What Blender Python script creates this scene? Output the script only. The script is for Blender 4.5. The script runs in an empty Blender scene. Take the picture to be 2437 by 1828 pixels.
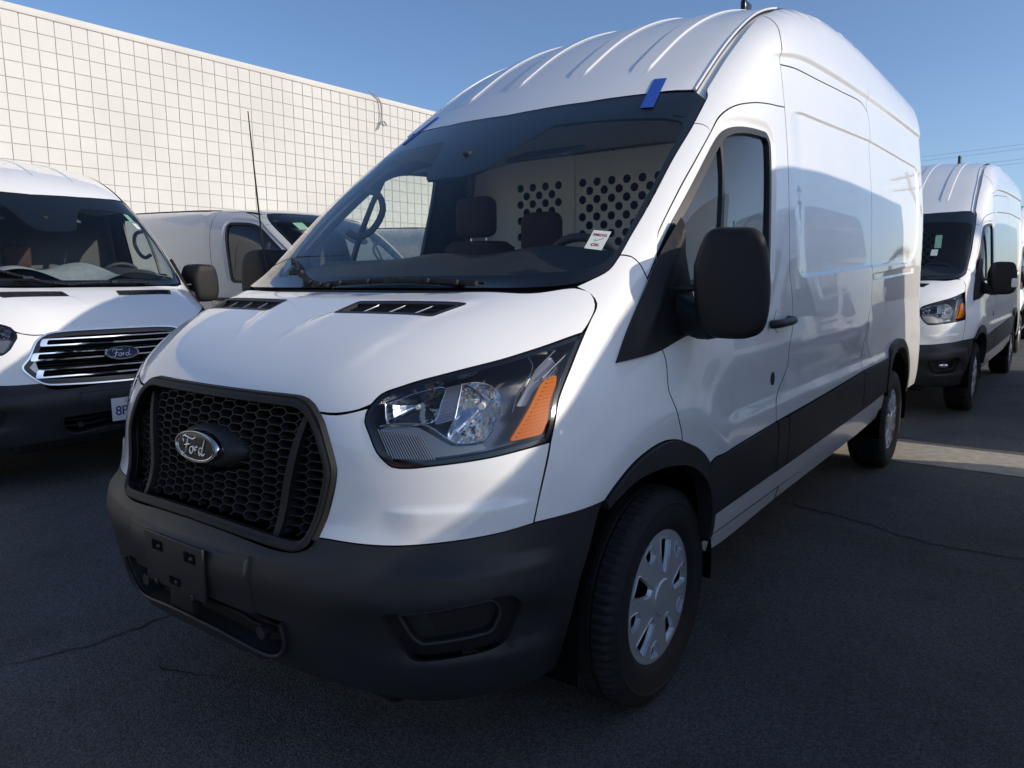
import bpy, bmesh, math, random
import numpy as np
from mathutils import Matrix, Vector
from mathutils.kdtree import KDTree
from mathutils.geometry import delaunay_2d_cdt

scene = bpy.context.scene
C = scene.collection
random.seed(7); RNG = np.random.default_rng(7)
R = math.radians

# ------------------------------------------------------------------ camera
cam_data = bpy.data.cameras.new('camera'); cam = bpy.data.objects.new('camera', cam_data); C.objects.link(cam)
scene.camera = cam
cam_data.sensor_width = 36.0; cam_data.lens = 26.09; cam_data.clip_start = 0.05; cam_data.clip_end = 2000
def set_cam(loc, yaw, pitch, roll):
    f = Vector((math.sin(yaw)*math.cos(pitch), math.cos(yaw)*math.cos(pitch), math.sin(pitch)))
    rt = Vector((math.cos(yaw), -math.sin(yaw), 0)); up = rt.cross(f)
    r2 = rt*math.cos(roll)+up*math.sin(roll); u2 = -rt*math.sin(roll)+up*math.cos(roll)
    m = Matrix((r2, u2, -f)).transposed().to_4x4(); m.translation = loc; cam.matrix_world = m
set_cam((1.95387, -2.09007, 1.36181), R(-36.972), R(-8.0235), R(-0.334))
scene.render.resolution_x = 1024; scene.render.resolution_y = 768

# ------------------------------------------------------------------ sky and sun
SUN_EL = R(24.0); SUN_AZ = R(70.0)         # azimuth measured from +Y towards +X: light comes from the right, slightly behind the van
world = bpy.data.worlds.new('World'); scene.world = world; world.use_nodes = True
wn = world.node_tree.nodes; wl = world.node_tree.links
sky = wn.new('ShaderNodeTexSky'); sky.sky_type = 'NISHITA'; sky.sun_disc = False
sky.sun_elevation = SUN_EL; sky.sun_rotation = SUN_AZ; sky.air_density = 0.8; sky.dust_density = 1.2; sky.ozone_density = 4.0
wl.new(sky.outputs[0], wn['Background'].inputs[0]); wn['Background'].inputs[1].default_value = 0.112
sun_d = bpy.data.lights.new('sun', 'SUN'); sun_d.energy = 2.3; sun_d.angle = R(0.53); sun_d.color = (1.0, 0.885, 0.73)
sun = bpy.data.objects.new('sun', sun_d); C.objects.link(sun)
sdir = Vector((math.sin(SUN_AZ)*math.cos(SUN_EL), math.cos(SUN_AZ)*math.cos(SUN_EL), math.sin(SUN_EL)))
sun.rotation_euler = sdir.to_track_quat('Z', 'Y').to_euler(); sun.location = (12, 6, 9)
vs = scene.view_settings; vs.view_transform = 'Standard'; vs.look = 'None'; vs.gamma = 1.0; vs.exposure = 0.55; vs.use_curve_mapping = False
scene.render.engine = 'CYCLES'
scene.cycles.max_bounces = 10; scene.cycles.transparent_max_bounces = 16; scene.cycles.glossy_bounces = 5

# ------------------------------------------------------------------ materials
def nt(m): return m.node_tree.nodes, m.node_tree.links
def principled(name, col, rough=.5, metal=0., coat=0., coat_r=.03, spec=.5, noise=0., nscale=60., bump=0., bscale=400., bdist=.001):
    m = bpy.data.materials.new(name); m.use_nodes = True; n, l = nt(m); b = n['Principled BSDF']
    b.inputs['Base Color'].default_value = (*col, 1); b.inputs['Roughness'].default_value = rough; b.inputs['Metallic'].default_value = metal
    b.inputs['Coat Weight'].default_value = coat; b.inputs['Coat Roughness'].default_value = coat_r; b.inputs['Specular IOR Level'].default_value = spec
    tc = n.new('ShaderNodeTexCoord')
    if noise:
        t = n.new('ShaderNodeTexNoise'); t.inputs['Scale'].default_value = nscale; t.inputs['Detail'].default_value = 6
        l.new(tc.outputs['Object'], t.inputs['Vector'])
        r = n.new('ShaderNodeMapRange'); r.inputs[1].default_value = .3; r.inputs[2].default_value = .7; r.inputs[3].default_value = 1-noise; r.inputs[4].default_value = 1+noise
        l.new(t.outputs[0], r.inputs[0])
        mx = n.new('ShaderNodeVectorMath'); mx.operation = 'SCALE'; mx.inputs[0].default_value = col
        l.new(r.outputs[0], mx.inputs['Scale']); l.new(mx.outputs[0], b.inputs['Base Color'])
        r2 = n.new('ShaderNodeMapRange'); r2.inputs[1].default_value = .3; r2.inputs[2].default_value = .7; r2.inputs[3].default_value = max(rough-noise*.25, .01); r2.inputs[4].default_value = rough+noise*.25
        l.new(t.outputs[0], r2.inputs[0]); l.new(r2.outputs[0], b.inputs['Roughness'])
    if bump:
        t = n.new('ShaderNodeTexNoise'); t.inputs['Scale'].default_value = bscale; t.inputs['Detail'].default_value = 3
        l.new(tc.outputs['Object'], t.inputs['Vector'])
        bp = n.new('ShaderNodeBump'); bp.inputs['Strength'].default_value = bump; bp.inputs['Distance'].default_value = bdist
        l.new(t.outputs[0], bp.inputs['Height']); l.new(bp.outputs[0], b.inputs['Normal'])
    return m
def paint(name, col, coat_r=.004):
    m = principled(name, col, rough=.42, coat=1.0, coat_r=coat_r, noise=.02, nscale=3.0)
    n, l = nt(m); b = n['Principled BSDF']
    t = n.new('ShaderNodeTexNoise'); t.inputs['Scale'].default_value = 260; t.inputs['Detail'].default_value = 1
    tc = n.new('ShaderNodeTexCoord'); l.new(tc.outputs['Object'], t.inputs['Vector'])
    bp = n.new('ShaderNodeBump'); bp.inputs['Strength'].default_value = .006; bp.inputs['Distance'].default_value = .001   # orange peel
    l.new(t.outputs[0], bp.inputs['Height']); l.new(bp.outputs[0], b.inputs['Coat Normal'])
    b.inputs['Coat IOR'].default_value = 1.55
    return m
def glass(name, tint, rough=0.0, refl=1.0, f0=.045):
    """thin pane: transparent with a Schlick mirror share that is the same from both sides"""
    m = bpy.data.materials.new(name); m.use_nodes = True; n, l = nt(m); n.remove(n['Principled BSDF'])
    tr = n.new('ShaderNodeBsdfTransparent'); tr.inputs[0].default_value = (*tint, 1)
    gl = n.new('ShaderNodeBsdfGlossy'); gl.inputs['Roughness'].default_value = rough; gl.inputs[0].default_value = (refl, refl, refl, 1)
    geo = n.new('ShaderNodeNewGeometry'); dt = n.new('ShaderNodeVectorMath'); dt.operation = 'DOT_PRODUCT'; l.new(geo.outputs['Normal'], dt.inputs[0]); l.new(geo.outputs['Incoming'], dt.inputs[1])
    def mth(op, a, b=None):
        k = n.new('ShaderNodeMath'); k.operation = op
        for i, v in enumerate((a, b)):
            if v is None: continue
            if isinstance(v, (int, float)): k.inputs[i].default_value = v
            else: l.new(v, k.inputs[i])
        return k.outputs[0]
    c = mth('ABSOLUTE', dt.outputs['Value']); w = mth('POWER', mth('SUBTRACT', 1.0, c), 5.0); f = mth('ADD', mth('MULTIPLY', w, 1-f0), f0)
    mx = n.new('ShaderNodeMixShader'); l.new(f, mx.inputs[0]); l.new(tr.outputs[0], mx.inputs[1]); l.new(gl.outputs[0], mx.inputs[2])
    l.new(mx.outputs[0], n['Material Output'].inputs[0]); return m

M = {}
M['white'] = paint('white_paint', (.90, .90, .89))
M['grey'] = paint('grey_paint', (.52, .53, .53))
M['plastic'] = principled('charcoal_plastic', (.024, .0245, .026), rough=.48, spec=.4, noise=.12, nscale=9, bump=.25, bscale=900, bdist=.0006)
M['plastic2'] = principled('black_plastic', (.013, .013, .0145), rough=.6, spec=.35, bump=.1, bscale=700)
M['gloss'] = principled('gloss_black', (.006, .006, .008), rough=.12, spec=.5)
M['frit'] = principled('frit_black', (.004, .004, .005), rough=.35)
M['dark'] = principled('void_black', (.004, .004, .004), rough=.95, spec=.1)
M['rubber'] = principled('tyre_rubber', (.024, .024, .025), rough=.72, spec=.3, noise=.2, nscale=30, bump=.2, bscale=300)
M['seal_gapshade'] = principled('seal_and_gap_shade', (.008, .008, .009), rough=.45)  # rubber parts, and the painted shade on panel edges at the gaps
M['silver'] = principled('silver_paint', (.68, .69, .71), rough=.27, metal=.5, coat=.3)
M['steel'] = principled('brake_steel', (.08, .075, .07), rough=.5, metal=.8, noise=.3, nscale=40)
M['chrome'] = principled('chrome', (.72, .73, .75), rough=.05, metal=1.0)
M['reflector'] = principled('lamp_reflector', (.86, .87, .90), rough=.07, metal=1.0)
M['lamp_dark'] = principled('lamp_bezel', (.24, .245, .26), rough=.25, metal=.6)
M['lamp_silver'] = principled('lamp_silver', (.34, .36, .40), rough=.22, metal=.85)
M['amber'] = principled('amber_lens', (.55, .14, .0), rough=.45, coat=.0, spec=.0, bump=.5, bscale=600, bdist=.001)
M['lens'] = glass('lamp_lens', (.96, .97, .98), f0=.04)
M['bulb'] = glass('bulb_glass', (.85, .85, .85))
M['ws'] = glass('windshield_glass', (.94, .975, .955), f0=.034)
M['sideglass'] = glass('side_glass', (.90, .96, .93), f0=.08)
M['mirrorglass'] = principled('mirror_glass', (.8, .8, .82), rough=.01, metal=1)
M['dash'] = principled('dash_plastic', (.022, .024, .027), rough=.62, noise=.1, nscale=20, bump=.2, bscale=500)
M['trim'] = principled('interior_trim', (.07, .075, .085), rough=.7, noise=.1, nscale=15)
M['liner'] = principled('headliner', (.60, .60, .60), rough=.9, bump=.2, bscale=500)
M['seat'] = principled('seat_fabric', (.045, .022, .020), rough=.85, bump=.4, bscale=700)
M['partition'] = principled('partition_paint', (.82, .83, .80), rough=.4, noise=.04, nscale=8)
M['tape'] = principled('blue_tape', (.012, .075, .40), rough=.75, bump=.3, bscale=500)
M['paper'] = principled('paper', (.78, .80, .76), rough=.7)
M['red'] = principled('red_ink', (.42, .02, .03), rough=.7)
M['blackink'] = principled('black_ink', (.01, .01, .012), rough=.6)
M['greensticker'] = principled('green_sticker', (.25, .45, .33), rough=.6)
M['redsticker'] = principled('red_sticker', (.6, .12, .09), rough=.6)
M['bluesticker'] = principled('blue_sticker', (.12, .22, .5), rough=.6)
M['plate'] = principled('licence_plate', (.72, .73, .73), rough=.35, coat=.4)
M['plateink'] = principled('plate_ink', (.015, .03, .12), rough=.5)
M['badgeblue'] = principled('badge_blue', (.012, .025, .075), rough=.18, coat=1)
M['badgedark'] = principled('badge_field', (.03, .032, .036), rough=.1, metal=.7, coat=1)
M['cloth'] = principled('grey_cloth', (.20, .23, .24), rough=.95, noise=.15, nscale=20, bump=.4, bscale=200)
M['bluevan'] = paint('dark_blue_paint', (.02, .035, .10))

def mat_asphalt():
    m = bpy.data.materials.new('asphalt'); m.use_nodes = True; n, l = nt(m); b = n['Principled BSDF']; tc = n.new('ShaderNodeTexCoord')
    big = n.new('ShaderNodeTexNoise'); big.inputs['Scale'].default_value = .7; big.inputs['Detail'].default_value = 7; big.inputs['Roughness'].default_value = .6
    fine = n.new('ShaderNodeTexNoise'); fine.inputs['Scale'].default_value = 230; fine.inputs['Detail'].default_value = 4
    spk = n.new('ShaderNodeTexVoronoi'); spk.inputs['Scale'].default_value = 120
    for t in (big, fine, spk): l.new(tc.outputs['Object'], t.inputs['Vector'])
    r1 = n.new('ShaderNodeValToRGB'); r1.color_ramp.elements[0].position = .3; r1.color_ramp.elements[0].color = (.080, .079, .077, 1); r1.color_ramp.elements[1].position = .75; r1.color_ramp.elements[1].color = (.135, .133, .130, 1)
    l.new(big.outputs[0], r1.inputs[0])
    r2 = n.new('ShaderNodeMapRange'); r2.inputs[1].default_value = .35; r2.inputs[2].default_value = .72; r2.inputs[3].default_value = .5; r2.inputs[4].default_value = 1.6; l.new(fine.outputs[0], r2.inputs[0])
    st = n.new('ShaderNodeTexVoronoi'); st.inputs['Scale'].default_value = 140; l.new(tc.outputs['Object'], st.inputs['Vector']); sc = n.new('ShaderNodeSeparateColor'); l.new(st.outputs['Color'], sc.inputs[0])
    r4 = n.new('ShaderNodeMapRange'); r4.inputs[3].default_value = .6; r4.inputs[4].default_value = 1.4; l.new(sc.outputs[1], r4.inputs[0])
    stain = n.new('ShaderNodeTexNoise'); stain.inputs['Scale'].default_value = 2.3; stain.inputs['Detail'].default_value = 5; l.new(tc.outputs['Object'], stain.inputs['Vector'])
    r5 = n.new('ShaderNodeMapRange'); r5.inputs[1].default_value = .52; r5.inputs[2].default_value = .66; r5.inputs[3].default_value = 1.0; r5.inputs[4].default_value = .82; l.new(stain.outputs[0], r5.inputs[0])
    m1 = n.new('ShaderNodeMath'); m1.operation = 'MULTIPLY'; l.new(r2.outputs[0], m1.inputs[0]); l.new(r4.outputs[0], m1.inputs[1])
    m2 = n.new('ShaderNodeMath'); m2.operation = 'MULTIPLY'; l.new(m1.outputs[0], m2.inputs[0]); l.new(r5.outputs[0], m2.inputs[1])
    mx = n.new('ShaderNodeVectorMath'); mx.operation = 'SCALE'; l.new(r1.outputs[0], mx.inputs[0]); l.new(m2.outputs[0], mx.inputs['Scale'])
    r3 = n.new('ShaderNodeValToRGB'); r3.color_ramp.elements[0].position = 0; r3.color_ramp.elements[0].color = (1, 1, 1, 1); r3.color_ramp.elements[1].position = .16; r3.color_ramp.elements[1].color = (0, 0, 0, 1)
    spc = n.new('ShaderNodeSeparateColor'); l.new(spk.outputs['Color'], spc.inputs[0])
    gt = n.new('ShaderNodeMath'); gt.operation = 'GREATER_THAN'; gt.inputs[1].default_value = .84; l.new(spc.outputs[0], gt.inputs[0])
    l.new(spk.outputs['Distance'], r3.inputs[0])
    mu = n.new('ShaderNodeMath'); mu.operation = 'MULTIPLY'; l.new(gt.outputs[0], mu.inputs[0]); l.new(r3.outputs[0], mu.inputs[1])
    mc = n.new('ShaderNodeMixRGB'); mc.inputs[2].default_value = (.17, .17, .165, 1); l.new(mu.outputs[0], mc.inputs[0]); l.new(mx.outputs[0], mc.inputs[1])
    l.new(mc.outputs[0], b.inputs['Base Color']); b.inputs['Roughness'].default_value = .8; b.inputs['Specular IOR Level'].default_value = .35
    bp = n.new('ShaderNodeBump'); bp.inputs['Strength'].default_value = .8; bp.inputs['Distance'].default_value = .004; ad = n.new('ShaderNodeMath'); ad.operation = 'SUBTRACT'; l.new(fine.outputs[0], ad.inputs[0]); l.new(st.outputs['Distance'], ad.inputs[1]); l.new(ad.outputs[0], bp.inputs['Height']); l.new(bp.outputs[0], b.inputs['Normal'])
    return m
M['asphalt'] = mat_asphalt()
M['crack'] = principled('crack_tar', (.006, .006, .006), rough=.7)
M['concrete'] = principled('concrete', (.36, .33, .28), rough=.85, noise=.2, nscale=14, bump=.5, bscale=120, bdist=.003)
def mat_block():
    m = bpy.data.materials.new('painted_block'); m.use_nodes = True; n, l = nt(m); b = n['Principled BSDF']; tc = n.new('ShaderNodeTexCoord'); oi = n.new('ShaderNodeObjectInfo')
    geo = n.new('ShaderNodeNewGeometry')
    big = n.new('ShaderNodeTexNoise'); big.inputs['Scale'].default_value = .8; big.inputs['Detail'].default_value = 6; l.new(geo.outputs['Position'], big.inputs['Vector'])
    sm = n.new('ShaderNodeTexNoise'); sm.inputs['Scale'].default_value = 60; sm.inputs['Detail'].default_value = 5; l.new(geo.outputs['Position'], sm.inputs['Vector'])
    r = n.new('ShaderNodeValToRGB'); r.color_ramp.elements[0].position = .33; r.color_ramp.elements[0].color = (.545, .54, .515, 1); r.color_ramp.elements[1].position = .6; r.color_ramp.elements[1].color = (.59, .585, .56, 1)
    l.new(big.outputs[0], r.inputs[0])
    rr = n.new('ShaderNodeMapRange'); rr.inputs[3].default_value = .985; rr.inputs[4].default_value = 1.012; l.new(oi.outputs['Random'], rr.inputs[0])
    mx = n.new('ShaderNodeVectorMath'); mx.operation = 'SCALE'; l.new(r.outputs[0], mx.inputs[0]); l.new(rr.outputs[0], mx.inputs['Scale'])
    l.new(mx.outputs[0], b.inputs['Base Color']); b.inputs['Roughness'].default_value = .7
    bp = n.new('ShaderNodeBump'); bp.inputs['Strength'].default_value = .45; bp.inputs['Distance'].default_value = .004; l.new(sm.outputs[0], bp.inputs['Height']); l.new(bp.outputs[0], b.inputs['Normal'])
    return m
M['block'] = mat_block()
M['mortar'] = principled('mortar_joint', (.40, .39, .365), rough=.9, noise=.15, nscale=5)
M['bounce_paving'] = principled('pale_concrete', (.52, .48, .42), rough=.9, noise=.15, nscale=3)
M['wire'] = principled('grey_cable', (.25, .25, .26), rough=.6)
M['line'] = principled('power_line', (.03, .03, .035), rough=.6)
M['wood'] = principled('pole_wood', (.10, .07, .05), rough=.85, noise=.3, nscale=12)
M['stucco'] = principled('tan_stucco', (.34, .24, .17), rough=.9, noise=.1, nscale=3)

# ------------------------------------------------------------------ body surface: smooth blend of side, front, hood, windshield and roof surfaces
def spl(xs,ys):
    """natural cubic spline, linear extrapolation"""
    xs=np.asarray(xs,float);ys=np.asarray(ys,float);n=len(xs);h=np.diff(xs)
    Am=np.zeros((n,n));r=np.zeros(n);Am[0,0]=Am[-1,-1]=1
    for i in range(1,n-1):
        Am[i,i-1]=h[i-1];Am[i,i]=2*(h[i-1]+h[i]);Am[i,i+1]=h[i];r[i]=6*((ys[i+1]-ys[i])/h[i]-(ys[i]-ys[i-1])/h[i-1])
    M=np.linalg.solve(Am,r)
    def f(x):
        x=np.asarray(x,float);xc=np.clip(x,xs[0],xs[-1]);i=np.clip(np.searchsorted(xs,xc)-1,0,n-2);hi=h[i];a=(xs[i+1]-xc)/hi;b=(xc-xs[i])/hi
        y=a*ys[i]+b*ys[i+1]+((a**3-a)*M[i]+(b**3-b)*M[i+1])*hi*hi/6
        s0=(ys[1]-ys[0])/h[0]-h[0]*(2*M[0]+M[1])/6; s1=(ys[-1]-ys[-2])/h[-1]+h[-1]*(M[-2]+2*M[-1])/6
        return y+np.minimum(x-xs[0],0)*s0+np.maximum(x-xs[-1],0)*s1
    return f
def smax(a,b,k):
    h=np.maximum(k-np.abs(a-b),0)/k; return np.maximum(a,b)+h*h*h*k/6
def smin(a,b,k): return -smax(-a,-b,k)
def sstep(a,b,x):
    t=np.clip((x-a)/(b-a),0,1);return t*t*(3-2*t)
prof=spl([.2,.35,.5,.7,.85,1.0,1.2,1.5,1.8,2.1,2.4,2.6,2.8],[.93,.965,1.005,1.022,1.022,1.012,.995,.968,.938,.905,.868,.84,.81])
yfc=spl([.2,.3,.4,.5,.6,.68,.75,.85,.95,1.05,1.15,1.3],[-.93,-.99,-1.02,-1.04,-1.04,-1.015,-.985,-.968,-.956,-.938,-.905,-.83])
zhc=spl([-1.1,-.92,-.8,-.7,-.6,-.5,-.4,-.2],[1.02,1.122,1.182,1.226,1.266,1.301,1.333,1.395])
ZR={}
ZR['high']=spl([.3,.55,.75,1.0,1.3,1.6,1.9,2.3,2.8,3.5,4.95],[1.940,2.10,2.230,2.395,2.555,2.67,2.745,2.80,2.83,2.835,2.82])
ZR['mid']=spl([.3,.55,.75,1.0,1.3,1.6,1.9,2.3,2.8,3.5,4.95],[1.95,2.10,2.20,2.30,2.385,2.44,2.475,2.50,2.52,2.525,2.515])
ZR['low']=spl([.3,.55,.75,1.0,1.3,1.6,1.9,2.3,2.8,3.5,4.95],[1.97,2.06,2.095,2.115,2.13,2.14,2.145,2.15,2.15,2.145,2.13])
VAR={'roof':'high'}
K=dict(front=.58,hood=.24,ws=.40,wr=.10,roof=.25,rear=.16)
def fside(x,y,z): return x-(prof(z)-.03*np.maximum(.3-y,0)**2-.08*sstep(1.0,1.4,z)*np.maximum(.6-y,0)**2*sstep(1.9,1.5,z)-.045*sstep(2.6,4.7,y)*sstep(2.0,1.1,z))
def ffront(x,y,z): return (yfc(z)+.19*x**2+.10*x**6)-y
def fhood(x,y,z):
    xs=.44+.30*(y+.9)/.6
    sh=smax(x-xs,0*x,.16)-.16/6*0
    return (z-(zhc(np.minimum(y+.05*x**2,.0))-.045*x**2-.30*sh))/1.08
def fws(x,y,z):
    z=smax(z,1.28,.12)
    return ((-.40+(z-1.34)/.826-.02*np.sin((z-1.34)*4)+.21*x**2)-y)/1.57
def froof(x,y,z): return (z-(ZR[VAR['roof']](y-.12*x*x)-.07*x**2))/(1+.13*sstep(2.2,.8,y))
def parts_F(p):
    x=np.abs(p[...,0]);y=p[...,1];z=p[...,2]
    s=fside(x,y,z)
    k=K['ws']+(K['front']-K['ws'])*sstep(1.28,.98,z)+(K['roof']-K['ws'])*sstep(1.9,2.4,z)
    return x,y,z,s,k
def Flow(p):
    x,y,z,s,k=parts_F(p); return smax(s,smax(ffront(x,y,z),fhood(x,y,z),K['hood']),k)
def Fup(p):
    x,y,z,s,k=parts_F(p); return smax(s,smax(fws(x,y,z),froof(x,y,z),K['wr']),k)
def Fb(p):
    x=np.abs(p[...,0]);y=p[...,1];z=p[...,2]
    s=fside(x,y,z)
    lo=smax(ffront(x,y,z),fhood(x,y,z),K['hood'])
    up=smax(fws(x,y,z),froof(x,y,z),K['wr'])
    b=smin(lo,up,.02+.13*sstep(.55,.9,x))
    k=K['ws']+(K['front']-K['ws'])*sstep(1.28,.98,z)+(K['roof']-K['ws'])*sstep(1.9,2.4,z)
    return smax(smax(s,b,k),y-4.93+.06*sstep(1.9,.9,z),K['rear'])

# ------------------------------------------------------------------ mesh tools
def cr(pts, h):
    """Catmull-Rom through a list of 2-D or 3-D points, sampled about every h"""
    p = [np.asarray(q, float) for q in pts]
    if len(p) == 2:
        n = max(1, int(round(np.linalg.norm(p[1]-p[0])/h))); return [p[0]+(p[1]-p[0])*i/n for i in range(n+1)]
    q = [2*p[0]-p[1]]+p+[2*p[-1]-p[-2]]; out = [p[0]]
    for i in range(1, len(q)-2):
        a, b, c, d = q[i-1:i+3]; L = np.linalg.norm(c-b); n = max(1, int(math.ceil(L/h)))
        l1, l2, l3 = [max(np.linalg.norm(v), 1e-6)**.5 for v in (b-a, c-b, d-c)]
        m1 = (l2*l2*(b-a)/l1/(l1+l2)*1 + l1*(c-b)/(l1+l2)) if False else ((b-a)/l1-(c-a)/(l1+l2)+(c-b)/l2)*l2
        m2 = ((c-b)/l2-(d-b)/(l2+l3)+(d-c)/l3)*l2
        for k in range(1, n+1):
            t = k/n; out.append((2*t**3-3*t*t+1)*b+(t**3-2*t*t+t)*m1+(-2*t**3+3*t*t)*c+(t**3-t*t)*m2)
    return out
def path(segs, h):
    """closed outline: list of segments (point lists), smooth inside, corners where segments meet"""
    out = []
    for s in segs:
        r = cr(s, h)
        if out and np.linalg.norm(r[0]-out[-1]) < 1e-6: r = r[1:]
        out += r
    if np.linalg.norm(out[0]-out[-1]) < 1e-6: out.pop()
    return np.array(out)
def area(p): return .5*np.sum(p[:, 0]*np.roll(p[:, 1], -1)-np.roll(p[:, 0], -1)*p[:, 1])
def ccw(p): return p if area(p) > 0 else p[::-1].copy()
def inset(p, d):
    """offset a ccw polygon inwards by d"""
    e = np.roll(p, -1, 0)-p; L = np.maximum(np.linalg.norm(e, axis=1, keepdims=True), 1e-9); e /= L
    n = np.stack([-e[:, 1], e[:, 0]], 1); n2 = np.roll(n, 1, 0); m = n+n2; den = np.maximum(1+np.sum(n*n2, 1, keepdims=True), .35)
    return p+m/den*d
def inside(q, polys):
    r = np.zeros(len(q), bool)
    for p in polys:
        x1, y1 = p[:, 0], p[:, 1]; x2, y2 = np.roll(x1, -1), np.roll(y1, -1)
        for i in range(0, len(q), 20000):
            X, Y = q[i:i+20000, 0][:, None], q[i:i+20000, 1][:, None]
            c = ((y1 > Y) != (y2 > Y)) & (X < (x2-x1)*(Y-y1)/np.where(y2 == y1, 1e-12, y2-y1)+x1)
            r[i:i+20000] ^= (c.sum(1) % 2).astype(bool)
    return r
def pdist(q, p):
    """distance of points q to closed polyline p"""
    a = p; b = np.roll(p, -1, 0); ab = b-a; L2 = np.maximum((ab**2).sum(1), 1e-12); out = np.empty(len(q))
    for i in range(0, len(q), 4000):
        d = q[i:i+4000, None]-a[None]; t = np.clip((d*ab).sum(2)/L2, 0, 1); out[i:i+4000] = np.sqrt((((d-t[..., None]*ab)**2).sum(2)).min(1))
    return out
def sdf_poly(q, p):
    s = q.shape; f = q.reshape(-1, 2); d = pdist(f, p); d[inside(f, [p])] *= -1; return d.reshape(s[:-1])

class Surf:
    """base surface plus a small pressed-in detail (positive = inwards)"""
    def __init__(self, base, detail): self.base = base; self.detail = detail
    def __call__(self, p): return self.base(p)+self.detail(p)
def detailed(fn):
    def g(q, F):
        if isinstance(F, Surf):
            P = g(q, F.base); return P-gradn(P, F.base)*F.detail(P)[:, None]
        return fn(q, F)
    return g
def solve_ray(o, d, t0, t1, F, n=16):
    """first crossing from outside to inside along each ray (march, then Illinois steps)"""
    ts = np.linspace(t0, t1, n); N = len(d); lo = np.full(N, t0); hi = np.full(N, t1); prev = F(o+d*t0); fl = prev.copy(); fh = np.full(N, -1e-3); done = prev <= 0
    for a, b in zip(ts[:-1], ts[1:]):
        cur = F(o+d*b); m = (~done) & (prev > 0) & (cur <= 0); lo[m] = a; hi[m] = b; fl[m] = prev[m]; fh[m] = cur[m]; done |= m; prev = cur
        if done.all(): break
    side = np.zeros(N)
    for k in range(11):
        den = fl-fh; den = np.where(np.abs(den) < 1e-12, 1e-12, den); mid = (lo*-fh+hi*fl)/den; mid = np.clip(mid, lo, hi)
        if k in (3, 6): mid = (lo+hi)/2
        v = F(o+d*mid[:, None]); q = v > 0
        fh = np.where(q & (side == 1), fh*.5, fh); fl = np.where(~q & (side == -1), fl*.5, fl)
        lo = np.where(q, mid, lo); fl = np.where(q, v, fl); hi = np.where(q, hi, mid); fh = np.where(q, fh, v); side = np.where(q, 1, -1)
    den = fl-fh; den = np.where(np.abs(den) < 1e-12, 1e-12, den); mid = np.clip((lo*-fh+hi*fl)/den, lo, hi)
    return o+d*mid[:, None]
@detailed
def lift_side(q, F):  return solve_ray(np.stack([0*q[:, 0]+1.5, q[:, 0], q[:, 1]], 1), np.tile([-1., 0, 0], (len(q), 1)), 0, 1.2, F)
@detailed
def lift_top(q, F):   return solve_ray(np.stack([q[:, 0], q[:, 1], 0*q[:, 0]+3.1], 1), np.tile([0, 0, -1.], (len(q), 1)), 0, 2.4, F, 26)
@detailed
def lift_front(q, F): return solve_ray(np.stack([q[:, 0], 0*q[:, 0]-1.6, q[:, 1]], 1), np.tile([0, 1., 0], (len(q), 1)), 0, 2.8, F, 26)
@detailed
def lift_rear(q, F):  return solve_ray(np.stack([q[:, 0], 0*q[:, 0]+5.4, q[:, 1]], 1), np.tile([0, -1., 0], (len(q), 1)), 0, 1.5, F)
@detailed
def lift_cyl(q, F):
    """domain (angle round the vertical axis through the front axle, z)"""
    d = np.stack([np.sin(q[:, 0]), -np.cos(q[:, 0]), 0*q[:, 0]], 1); o = d*1.7+np.stack([0*q[:, 0], 0*q[:, 0], q[:, 1]], 1)
    return solve_ray(o, -d, 0, 1.5, F)
def to_cyl(pts): return [(math.atan2(x, -y), z) for x, y, z in pts]
def gradn(p, F, h=2e-4):
    e = np.eye(3)*h; g = np.stack([F(p+e[i])-F(p-e[i]) for i in range(3)], -1)
    return g/np.maximum(np.linalg.norm(g, axis=-1, keepdims=True), 1e-9)

def make_mesh(name, V, T, N=None):
    me = bpy.data.meshes.new(name); me.from_pydata([tuple(v) for v in V], [], [tuple(int(i) for i in t) for t in T]); me.update()
    if N is not None:
        me.polygons.foreach_set('use_smooth', [True]*len(me.polygons)); me.normals_split_custom_set_from_vertices([tuple(n) for n in N])
    return me
def obj(name, me, mat, parent=None):
    o = bpy.data.objects.new(name, me); C.objects.link(o)
    if mat is not None: me.materials.clear(); me.materials.append(M[mat] if isinstance(mat, str) else mat)
    if parent is not None: o.parent = parent
    return o
def cdt(outline, holes, pts, feats=()):
    vs, es = [], []
    for p in [outline]+list(holes):
        b = len(vs); n = len(p); vs += [Vector(q) for q in p]; es += [(b+i, b+(i+1) % n) for i in range(n)]
    for f in feats:
        b = len(vs); vs += [Vector(q) for q in f]; es += [(b+i, b+i+1) for i in range(len(f)-1)]
    vs += [Vector(q) for q in pts]
    v, e, f, *_ = delaunay_2d_cdt(vs, es, [], 0, 1e-6)
    v = np.array([tuple(q) for q in v]); f = np.array([t for t in f if len(t) == 3])
    cen = v[f].mean(1); ins = inside(cen, [outline])
    for h in holes: ins &= ~inside(cen, [h])
    f = f[ins]; a = v[f]; s = (a[:, 1, 0]-a[:, 0, 0])*(a[:, 2, 1]-a[:, 0, 1])-(a[:, 1, 1]-a[:, 0, 1])*(a[:, 2, 0]-a[:, 0, 0])
    f[s < 0] = f[s < 0][:, ::-1]
    used = np.unique(f); rm = -np.ones(len(v), int); rm[used] = np.arange(len(used)); return v[used], rm[f]
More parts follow.
